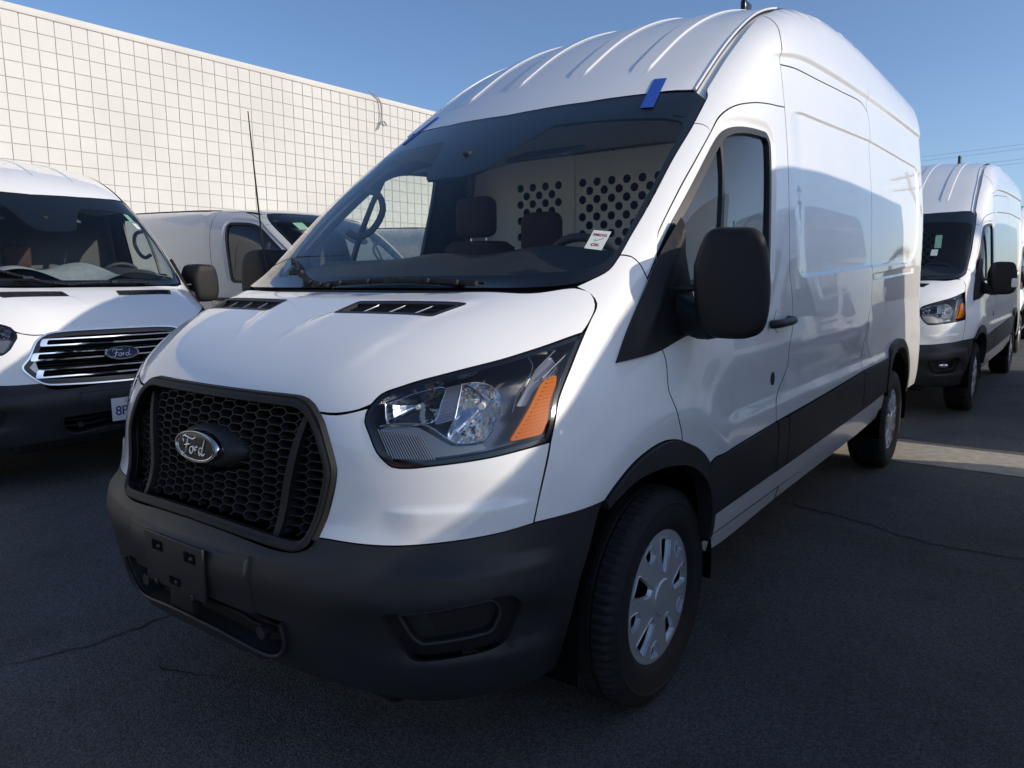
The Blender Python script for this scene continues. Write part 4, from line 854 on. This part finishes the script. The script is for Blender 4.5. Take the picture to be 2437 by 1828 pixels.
        panel('step_cover', W_, root, P_([[(1.152, .453), (2.2, .474), (3.24, .490)], [(3.24, .490), (3.22, .44)], [(3.22, .44), (2.2, .412), (1.157, .393)], [(1.157, .393), (1.152, .453)]]), S, off(Fb, -.012), sd, h=.08, rim=.04)
        def Ffl(p): return Fb(p)-.016
        panel('wheel_arch_trim', 'plastic', root, P_([ARCH_F[:7], [(.028, .861), (.030, .788)], ARCH_FI[:6][::-1], [ARCH_FI[0], ARCH_F[0]]]), S, Ffl, sd, h=.02, gap=.0015, rim=.055)
        panel('wheel_arch_trim', 'plastic', root, P_([ARCH_F[6:], [ARCH_F[-1], ARCH_FI[-1]], ARCH_FI[5:][::-1], [(.022, .789), (.028, .861)]]), S, Ffl, sd, h=.02, gap=.0015, rim=.055)
        panel('wheel_arch_trim', 'plastic', root, P_([ARCH_R, [ARCH_R[-1], ARCH_RI[-1]], ARCH_RI[::-1], [ARCH_RI[0], ARCH_R[0]]]), S, Ffl, sd, h=.03, gap=.0, rim=.055)
        for yc, r0 in ((-.07, .455), (3.755, .47)):
            a = np.linspace(R(-8), R(188), 28); r_ = [[(s*x, yc+r0*math.cos(t), .352+r0*math.sin(t)*1.02) for t in a] for x in (.56, .985)]
            loft('wheel_housing', r_, 'dark', root, closed=False, cap=False)
            bm = bmesh.new(); bm.faces.new([bm.verts.new((s*.58, yc+r0*math.cos(t), .352+r0*math.sin(t)*1.02)) for t in a]); obj('wheel_housing', bm_mesh('wheel_housing', bm), 'dark', root)
        for yw in (0, 3.75): wheel(root, .865, yw, s)
    # chassis, floor and engine bay as black boxes, put in to block light passing
    box('chassis', (0, 1.95, .44), (1.08, 5.3, .22), 'dark', root)
    box('underbody', (0, 2.0, .58), (1.86, 2.3, .12), 'dark', root)
    box('engine_bay', (0, -.48, .80), (1.05, .50, .55), 'dark', root)
    box('air_dam', (0, -.72, .33), (1.30, .28, .12), 'plastic2', root, .03)
    # cowl under the wipers
    cw = path([[(-.78, -.26), (-.5, -.37), (0, -.405), (.5, -.37), (.78, -.26)], [(.78, -.26), (.70, -.33), (.4, -.405), (0, -.445), (-.4, -.405), (-.70, -.33), (-.78, -.26)]], .03)
    bm = bmesh.new(); bm.faces.new([bm.verts.new((x, y, 1.30+.02*0)) for x, y in cw]); obj('cowl', bm_mesh('cowl', bm), 'plastic2', root)
    # wipers
    def on_ws(x, z, d): return tuple(lift_front(np.array([(x, z)]), off(Fb, d))[0])
    for pts, arm in (([(-.082, 1.350), (.10, 1.358), (.226, 1.361), (.379, 1.358), (.546, 1.351)], [(.235, 1.362), (.42, 1.352), (.60, 1.335)]), ([(-.47, 1.440), (-.43, 1.428), (-.33, 1.392), (-.21, 1.36), (-.06, 1.345)], [(-.36, 1.405), (-.22, 1.36), (-.09, 1.338)])):
        wb = tube('wiper_blade', [on_ws(x, z, .022) for x, z in cr(pts, .06)], .0085, 'plastic2', root, 6)
        tube('wiper_rubber', [on_ws(x, z, .010) for x, z in cr(pts, .06)], .004, 'seal_gapshade', wb, 5); tube('wiper_arm', [on_ws(x, z, .036-.01*i) for i, (x, z) in enumerate(cr(arm, .08))], .008, 'plastic2', wb, 8)
        p = on_ws(*pts[2], .030); box('wiper_joint', p, (.07, .02, .02), 'plastic2', wb, .005)
        for t in (.12, .32, .72, .9):
            k = cr(pts, .01); x, z = k[int(t*(len(k)-1))]; box('wiper_clip', on_ws(x, z, .026), (.012, .014, .016), 'plastic2', wb, .003)
    if hi: box('roof_fin', (.40, 2.12, 2.80), (.030, .11, .11), 'gloss', root, .013)
    interior(root, hero and roof == 'high')
    VAR['roof'] = 'high'

def interior(root, full):
    din = [(-.36, 1.30), (-.30, 1.345), (-.16, 1.385), (.0, 1.425), (.10, 1.445), (.17, 1.445), (.22, 1.42), (.25, 1.36), (.26, 1.10), (-.36, 1.10)]
    rings = []
    for x in np.linspace(-.84, .84, 25):
        bx = .035*math.exp(-((x-.46)/.20)**2)+.02*math.exp(-((x+.05)/.16)**2); sh = .17*x*x
        rings.append([(x, y*(1-.12*x*x)+sh*(y < .1)*.5, z+(bx if z > 1.40 else 0)-.02*(abs(x) > .75)) for y, z in din])
    loft('dashboard', rings, 'dash', root, smooth=40)
    # steering wheel
    bm = bmesh.new(); cx, cy, cz = .53, .285, 1.345; tl = R(28)
    def sw(r, a): return (cx+r*math.cos(a), cy-r*math.sin(a)*math.sin(tl), cz+r*math.sin(a)*math.cos(tl))
    add_tube(bm, [sw(.185, 2*math.pi*k/40) for k in range(41)], .016, 10, cap=False)
    for a in (R(-90), R(10), R(170)): add_tube(bm, [sw(.03, a), sw(.18, a)], .014, 8)
    obj('steering_wheel', bm_mesh('steering_wheel', bm, 60), 'dash', root)
    def seat(x, y, zt, w, hr=True):
        s = loft('seat', [[(x+w*.5*a*k, y+dy+.0, z) for a, dy in ((-1, -.03), (-.8, -.09), (.8, -.09), (1, -.03), (1, .05), (-1, .05))] for z, k, in ((.75, 1.0), (1.0, 1.05), (1.30, 1.02), (zt-.28, .85), (zt-.25, .6))], 'seat', root, smooth=60)
        if hr:
            b = box('headrest', (x, y-.02, zt-.13), (w*.52, .10, .20), 'seat', s, .045)
            for dx in (-.05, .05): tube('headrest_post', [(x+dx, y, zt-.3), (x+dx, y, zt-.15)], .007, 'chrome', s)
        box('seat_cushion', (x, y-.30, .72), (w, .5, .16), 'seat', s, .05)
    seat(-.045, .82, 1.70, .40); seat(-.47, .86, 1.80, .44); seat(.50, .95, 1.44, .46, False)
    # partition behind the seats, with punched holes
    th = np.linspace(0, 2*math.pi, 20, endpoint=False); holes = []
    if full:
        for x0, nc, pt in ((-.532, 4, .0835), (-.131, 6, .0858)):
            for r in range(12):
                for k in range(nc-(r % 2)): holes.append(np.stack([x0+pt*(k+.5*(r % 2))+.0215*np.cos(th), 1.856-.0437*r+.0215*np.sin(th)], 1))
    outl = smooth_poly([(-.90, .6), (.90, .6), (.93, 1.3), (.88, 1.75), (.84, 2.0), (-.84, 2.0), (-.88, 1.75), (-.93, 1.3)], .03, .08)
    def flat(qq, F): return np.stack([qq[:, 0], 0*qq[:, 0]+1.30, qq[:, 1]], 1)
    g = grid_pts(ccw(outl), [ccw(h_) for h_ in holes], .09); v2, t = cdt(ccw(outl), [ccw(h_) for h_ in holes], g); P_ = flat(v2, None); me = make_mesh('partition', P_, t[:, ::-1]); po = obj('partition', me, 'partition' if full else 'trim', root)
    if full:
        box('partition_seam', (-.181, 1.296, 1.3), (.006, .004, 1.36), 'partition', po)
        box('cargo_dark', (0, 1.75, 1.35), (1.74, .02, 1.4), 'dark', root)  # black sheet put in for the unlit cargo hold behind the holes
    # headliner, visors, trim round the doors, pillar handle
    hd = np.array([(-.78, .50), (-.4, .44), (0, .42), (.4, .44), (.78, .50), (.80, 1.32), (-.80, 1.32)]); hd = smooth_poly(hd, .03, .1)
    v2, t = cdt(ccw(hd), [], grid_pts(ccw(hd), [], .1)); P_ = np.stack([v2[:, 0], v2[:, 1], 1.985+.03*sstep(.45, .8, v2[:, 1])-.05*(np.abs(v2[:, 0])/.8)**3], 1); obj('headliner', make_mesh('headliner', P_, t), 'liner', root)
    for x0, x1 in ((.03, .33), (-.50, -.20)): box('sun_visor', ((x0+x1)/2, .50, 1.868), (x1-x0, .16, .018), 'trim', root, .008, Matrix.Rotation(R(18), 3, 'X'))
    winp = path(WIN, .03); din2 = path([[(.02, 1.0), (.05, 1.36), (.17, 1.53), (.57, 1.86), (.69, 1.945), (.85, 1.99), (1.27, 2.02)], [(1.27, 2.02), (1.27, 1.0)], [(1.27, 1.0), (.02, 1.0)]], .05)
    panel('door_trim', 'dash', root, din2, lift_side, off(Fb, -.040), holes=[inset(ccw(winp), .004)], h=.08, gap=0, rim=.0)
    for s in (1, -1):
        tube('grab_handle', [(s*x, y, z) for x, y, z in cr([(.80, .40, 1.79), (.775, .47, 1.77), (.765, .485, 1.70), (.775, .42, 1.60), (.79, .34, 1.565), (.815, .30, 1.59)], .03)], .016, 'trim', root, 10)
    tube('mirror_stalk', [(0, .22, 1.86), (0, .24, 1.80)], .02, 'dash', root); 

# ------------------------------------------------------------------ the vans
hero = thing('cargo_van', 'white high-roof cargo van filling the foreground, honeycomb grille, blue tape strips over its windshield', 'van', (0, 0, 0), 0, 'white high-roof cargo vans')
build_van(hero, 'high', 'new', 'white', True)
plain = list(hero.children)     # what every van of this kind has

def van_copy(label, loc, rz):
    v = hero.copy(); C.objects.link(v); v.location = loc; v.rotation_euler = (0, 0, rz); v['label'] = label
    for ch in plain: copy_tree(ch, v)
    return v
behind = van_copy('white high-roof cargo van parked directly behind the big one, at the right edge', (.23, 6.82, 0), R(-1.4))
behind2 = van_copy('white high-roof cargo van last in line behind the other two, mostly hidden', (.25, 14.0, 0), R(-1))
side1 = van_copy('white high-roof cargo van beside the big one, seen only mirrored in its flank', (3.55, -.24, 0), 0)
side2 = van_copy('white high-roof cargo van mirrored in the flanks, second in the row alongside', (3.6, 6.55, 0), R(1))

# small things of the big van alone
th = np.linspace(0, 2*math.pi, 20, endpoint=False)
for o_ in ([(.571, 2.137), (.620, 2.136), (.664, 1.986), (.619, 1.987)], [(-.616, 2.150), (-.582, 2.147), (-.600, 1.99), (-.640, 1.995)]):
    panel('masking_tape', 'tape', hero, smooth_poly(o_, .003, .01), lift_front, off(Fb, .0035), 'C', h=.02, gap=0, rim=.001)
tl, tr_, br_, bl = [Vector(p) for p in ((.745, -.055, 1.523), (.793, -.028, 1.517), (.796, -.094, 1.458), (.749, -.119, 1.465))]
nrm = (tr_-tl).cross(bl-tl).normalized(); nrm = -nrm if nrm.y > 0 else nrm
bm = bmesh.new(); bm.faces.new([bm.verts.new(p-nrm*.014) for p in (tl, tr_, br_, bl)]); card = obj('windshield_card', bm_mesh('windshield_card', bm), 'paper', hero)
xa = (tr_-tl).normalized(); ya = (tl-bl).normalized(); cc = (tl+tr_+br_+bl)/4-nrm*.0125
if xa.cross(ya).dot(nrm) < 0: xa = -xa
text_mesh('card_text', 'SMOG', .0155, 'red', card, frame(cc+ya*.022, xa, ya), .1, .0002, .0002)
text_mesh('card_text', 'OK', .0175, 'red', card, frame(cc-ya*.024, xa, ya), .1, .0002, .0002)
tube('card_tick', [cc+xa*-.009+ya*.002, cc+xa*-.003-ya*.006, cc+xa*.016+ya*.009], .0007, 'blackink', card, 4)
# whip aerial on the passenger-side mirror foot
tube('aerial', [(-.955, -.02, 1.335), (-.952, -.07, 1.50), (-.951, -.09, 1.78), (-.95, -.111, 2.085)], [.007, .0045, .0035, .0022], 'plastic2', hero, 6)

left = thing('cargo_van', 'white mid-roof van with chrome-barred grille and licence plate, facing the camera at left', 'van', (-4.17, .39, 0), R(86.6), 'vans with their backs to the wall')
build_van(left, 'mid', 'old', 'white', False)
lp = box('licence_plate', (.025, -1.072, .515), (.305, .006, .153), 'plate', left, .002)
def ptext(s, size, mat, x, z, sh=0., b=0., sp=1.): text_mesh('plate_text', s, size, mat, lp, frame((x, -1.0757, z), (1, 0, 0), (0, 0, 1)), sh, .0003, b, sp)
ptext('8PJV', .088, 'plateink', -.03, .503, 0, .0006, .92); ptext('California', .034, 'red', .02, .572, .35, .0003)
bm = bmesh.new()
gx_ = np.linspace(-.75, .75, 40); gy_ = np.linspace(-.28, .12, 14); grid = [[bm.verts.new((x, y+.10*x*x, 1.40+.14*(y+.28)+.035*math.sin(x*9+y*7)+.03*math.sin(x*5.3-y*11+1)+.05*math.exp(-((x+.25)/.2)**2-((y)/.12)**2))) for y in gy_] for x in gx_]
for i in range(39):
    for j in range(13): bm.faces.new((grid[i][j], grid[i+1][j], grid[i+1][j+1], grid[i][j+1]))
cl_ = obj('dash_cover', bm_mesh('dash_cover', bm, 80), 'cloth', left)
for (o_, mt) in (([(.655, 1.985), (.705, 1.975), (.735, 1.86), (.69, 1.87)], 'greensticker'), ([(.700, 1.855), (.742, 1.848), (.752, 1.80), (.712, 1.805)], 'paper')):
    panel('window_sticker', mt, left, smooth_poly(o_, .003, .02), lift_front, off(Fb, -.010), 'C', h=.03, gap=0, rim=0)
grey = thing('cargo_van', 'grey low-roof cargo van side-on between the left van and the big one', 'van', (-4.0, 3.3, 0), R(100), 'vans with their backs to the wall')
build_van(grey, 'low', 'old', 'grey', False)
for (o_, mt) in (([(-.62, 1.93), (-.50, 1.94), (-.50, 1.87), (-.62, 1.86)], 'greensticker'), ([(-.60, 1.855), (-.50, 1.862), (-.50, 1.83), (-.60, 1.823)], 'redsticker')):
    panel('window_sticker', mt, grey, smooth_poly(o_, .003, .02), lift_front, off(Fb, -.010), 'C', h=.03, gap=0, rim=0)
grey2 = grey.copy(); C.objects.link(grey2); grey2.location = (-4.2, 6.6, 0); grey2['label'] = 'grey low-roof cargo van seen through the big van\'s side window'
for ch in list(grey.children): copy_tree(ch, grey2)
for k, (mt, o_) in enumerate((('greensticker', [(.50, 1.80), (.56, 1.80), (.58, 1.66), (.52, 1.66)]), ('paper', [(.50, 1.645), (.56, 1.645), (.565, 1.58), (.505, 1.58)]))):
    panel('window_sticker', mt, behind, smooth_poly(o_, .003, .02), lift_front, off(Fb, -.010), 'C', h=.03, gap=0, rim=0)

# fog lamps and clear mirror repeaters on the van behind
for sg in (1, -1):
    c_ = lift_cyl(np.array([(math.atan2(.815, .83), .525)]), off(Fb, -.030))[0]; bm = bmesh.new(); bmesh.ops.create_uvsphere(bm, u_segments=16, v_segments=10, radius=.045, matrix=Matrix.Translation((sg*c_[0], c_[1], c_[2])) @ Matrix.Diagonal((1.1, .5, .62, 1))); obj('fog_lamp', bm_mesh('fog_lamp', bm, 60), 'reflector', behind)
    box('mirror_repeater', (sg*1.245, .02, 1.30), (.05, .03, .09), 'paper', behind, .012)

for v_ in (behind, behind2, side1, side2):     # plain dark bulkhead instead of the pale perforated one
    for ch in v_.children:
        if ch.name.startswith('partition'):
            ch.material_slots[0].link = 'OBJECT'; ch.material_slots[0].material = M['dash']
            for g_ in ch.children: g_.material_slots[0].link = 'OBJECT'; g_.material_slots[0].material = M['dash']

# ------------------------------------------------------------------ ground
def sheet(name, pts, z, mat, parent=None, kind='structure'):
    bm = bmesh.new(); bm.faces.new([bm.verts.new((x, y, z)) for x, y in pts]); o = obj(name, bm_mesh(name, bm), mat, parent)
    if parent is None: o['kind'] = kind
    return o
ground = sheet('ground', [(-600, -600), (600, -600), (600, 600), (-600, 600)], 0, 'asphalt')
gutter = sheet('concrete_gutter', [(-8.9, 3.95), (30, 3.95), (30, 4.69), (-8.9, 4.69)], .004, 'concrete')
def crack(pts, w, seed):
    rnd = random.Random(seed); P_ = []
    for a, b in zip(pts[:-1], pts[1:]):
        a, b = Vector(a), Vector(b); n = max(2, int((b-a).length/.035)); nn = Vector((-(b-a).y, (b-a).x)).normalized()
        for k in range(n): P_.append(a.lerp(b, k/n)+nn*rnd.uniform(-.014, .014))
    P_.append(Vector(pts[-1])); bm = bmesh.new(); L = []
    for i, p in enumerate(P_):
        t = (P_[min(i+1, len(P_)-1)]-P_[max(i-1, 0)]).normalized(); nn = Vector((-t.y, t.x)); ww = w*rnd.uniform(.35, 1.0)*(1 if 2 < i < len(P_)-3 else .4)
        L.append((bm.verts.new((*(p+nn*ww/2), .003)), bm.verts.new((*(p-nn*ww/2), .003))))
    for a, b in zip(L[:-1], L[1:]): bm.faces.new((a[0], a[1], b[1], b[0]))
    return obj('crack', bm_mesh('crack', bm), 'crack', ground)
crack([(-1.02, -1.25), (-.93, -1.0), (-.91, -.874), (-.914, -.76), (-.92, -.653), (-.89, -.58), (-.80, -.42)], .016, 1)
crack([(-.62, -.85), (-.48, -.86), (-.35, -.80), (-.2, -.74)], .010, 2)
crack([(.55, 2.45), (.908, 2.349), (1.163, 2.268), (1.278, 2.189), (1.55, 2.124), (1.864, 2.149), (2.4, 2.10), (3.2, 2.25)], .018, 3)

# ------------------------------------------------------------------ block wall
BW = .2147; BH = .2105; XW = -9.4; ZT = 4.86; JT = .0042
wall = thing('block_wall', 'long cream painted block wall with stacked square joints behind the parked vans', 'wall', (XW, 0, 0), 0)
box('wall_core', (-.143, 14, ZT/2-.02), (.308, 70, ZT-.03), 'mortar', wall)
bm = bmesh.new(); add_box(bm, (-.135, 14, ZT+.045), (.345, 70.1, .10), None, .012); obj('coping', bm_mesh('coping', bm, 40), 'block', wall)
def block_mesh(w, h):
    bm = bmesh.new(); add_box(bm, (0, 0, 0), (.04, w-JT*2, h-JT*2), None, .004); return bm_mesh('block', bm)
bme = block_mesh(BW, BH)
Y0 = 2.479-4*BW; rows_n = int(ZT/BH)
cells = [(i, j) for i in range(-40, 130) for j in range(rows_n)]
def vis(i, j): y = Y0+(i+.5)*BW; z = ZT-(j+.5)*BH; return 1.6 < y < 8.6 and z > 1.72
near = sorted([c for c in cells if vis(*c)], key=lambda c: (c[0] > 22, (Y0+(c[0]+.5)*BW-1.6)+.15*c[1]))[:298]
nearset = set(near)
for (i, j) in near:
    b = obj('block', bme, 'block', wall) if False else bpy.data.objects.new('block', bme)
    if not bme.materials: bme.materials.append(M['block'])
    C.objects.link(b); b.parent = wall; b.location = (random.uniform(-.0015, .0015), Y0+(i+.5)*BW, ZT-(j+.5)*BH)
V_, F_ = [], []; base = [tuple(v.co) for v in bme.vertices]; fcs = [tuple(p.vertices) for p in bme.polygons]
simple = [(.02, -1, -1), (.02, 1, -1), (.02, 1, 1), (.02, -1, 1), (-.01, -1, -1), (-.01, 1, -1), (-.01, 1, 1), (-.01, -1, 1)]
for (i, j) in cells:
    if (i, j) in nearset: continue
    n = len(V_); y = Y0+(i+.5)*BW; z = ZT-(j+.5)*BH; dx = random.uniform(-.0015, .0015)
    for (x, a, b) in simple: V_.append((x+dx, y+a*(BW/2-JT-(.003 if x > 0 else 0)), z+b*(BH/2-JT-(.003 if x > 0 else 0))))
    F_ += [(n, n+1, n+2, n+3), (n, n+4, n+5, n+1), (n+1, n+5, n+6, n+2), (n+2, n+6, n+7, n+3), (n+3, n+7, n+4, n)]
me = bpy.data.meshes.new('blocks'); me.from_pydata(V_, [], F_); me.update(); fb = obj('blocks', me, 'block', wall); fb['kind'] = 'stuff'

cb = thing('hanging_cable', 'loose grey cable hanging from the top of the block wall', 'cable', (-9.33, 8.5, 4.9))
cbp = [(0, -.16, .10), (.0, -.05, .07), (0, .10, -.02), (0, .14, -.2), (0, .12, -.42)]
tube('cable', cr(cbp, .05), .012, 'wire', cb); tube('cable_end', [(0, .12, -.42), (0, .03, -.58)], .014, 'wire', cb); tube('cable_end', [(0, .12, -.42), (0, .20, -.40), (0, .27, -.46)], .014, 'wire', cb)

# ------------------------------------------------------------------ across the street, behind the camera: seen in reflections only
street = sheet('street', [(-60, -60), (60, -60), (60, -5.2), (-60, -5.2)], .004, 'bounce_paving')  # unseen pale ground, added to bounce sunlight onto the fronts of the vans
bld = thing('low_building', 'low tan stucco building with brown roof across the street, seen only in reflections', 'building', (0, -32, 0))
box('wall', (0, 0, 2.2), (60, 8, 4.4), 'stucco', bld); box('roof', (0, 0, 4.65), (61, 9, .5), 'wood', bld, .1)
for k in range(9): box('window', (-26+k*6.5, 4.02, 2.2), (3.2, .1, 1.8), 'gloss', bld)
# ------------------------------------------------------------------ overhead lines beyond the lot
def pole(x, y, label):
    t = thing('utility_pole', label, 'pole', (x, y, 0)); bm = bmesh.new(); add_tube(bm, [(0, 0, 0), (0, 0, 11)], [.16, .11], 12); obj('shaft', bm_mesh('shaft', bm, 50), 'wood', t)
    for z in (10.6, 9.6): box('crossarm', (0, 0, z), (2.4, .12, .14), 'wood', t)
    for z in (10.6, 9.6):
        for dx in (-1.1, -.5, .5, 1.1): tube('insulator', [(dx, 0, z+.07), (dx, 0, z+.22)], .04, 'wire', t, 8)
    return t
pole(8.5, 60, 'wooden utility pole beyond the lot, nearer end of the power lines'); pole(-30, 66, 'wooden utility pole beyond the lot, hidden far end of the power lines'); pole(14, 12, 'wooden utility pole beside the lot, mirrored in the big van\'s window')
ln = thing('power_line', 'thin dark power lines crossing the sky at the right', 'power line', (0, 0, 0))
for dz, dy in ((10.8, 0), (10.55, .4), (9.8, 0), (9.6, .5)):
    P_ = [(-30+38.5*t, 66-6*t+dy, dz-.5*4*t*(1-t)) for t in np.linspace(0, 1, 21)]+[(8.5+60*t, 60+dy, dz-.8*4*t*(1-t)) for t in np.linspace(.05, 1, 20)]
    tube('wire', P_, .007, 'line', ln, 5)

# grit lying on the asphalt
V_, F_ = [], []; rg_ = random.Random(11)
for k in range(420):
    x, y = rg_.uniform(-2.6, 2.6), rg_.uniform(-2.0, 5.0); r = rg_.uniform(.0015, .0045); n = len(V_); a = rg_.uniform(0, 6)
    V_ += [(x+r*math.cos(a+i*1.571)*rg_.uniform(.6, 1.2), y+r*math.sin(a+i*1.571)*rg_.uniform(.6, 1.2), .0005) for i in range(4)]+[(x, y, r*.9)]
    F_ += [(n, n+1, n+4), (n+1, n+2, n+4), (n+2, n+3, n+4), (n+3, n, n+4)]
me = bpy.data.meshes.new('grit'); me.from_pydata(V_, [], F_); me.update(); gt_ = obj('grit', me, 'concrete'); gt_['kind'] = 'stuff'; gt_['label'] = 'small pale grit scattered on the dark asphalt'; gt_['category'] = 'grit'
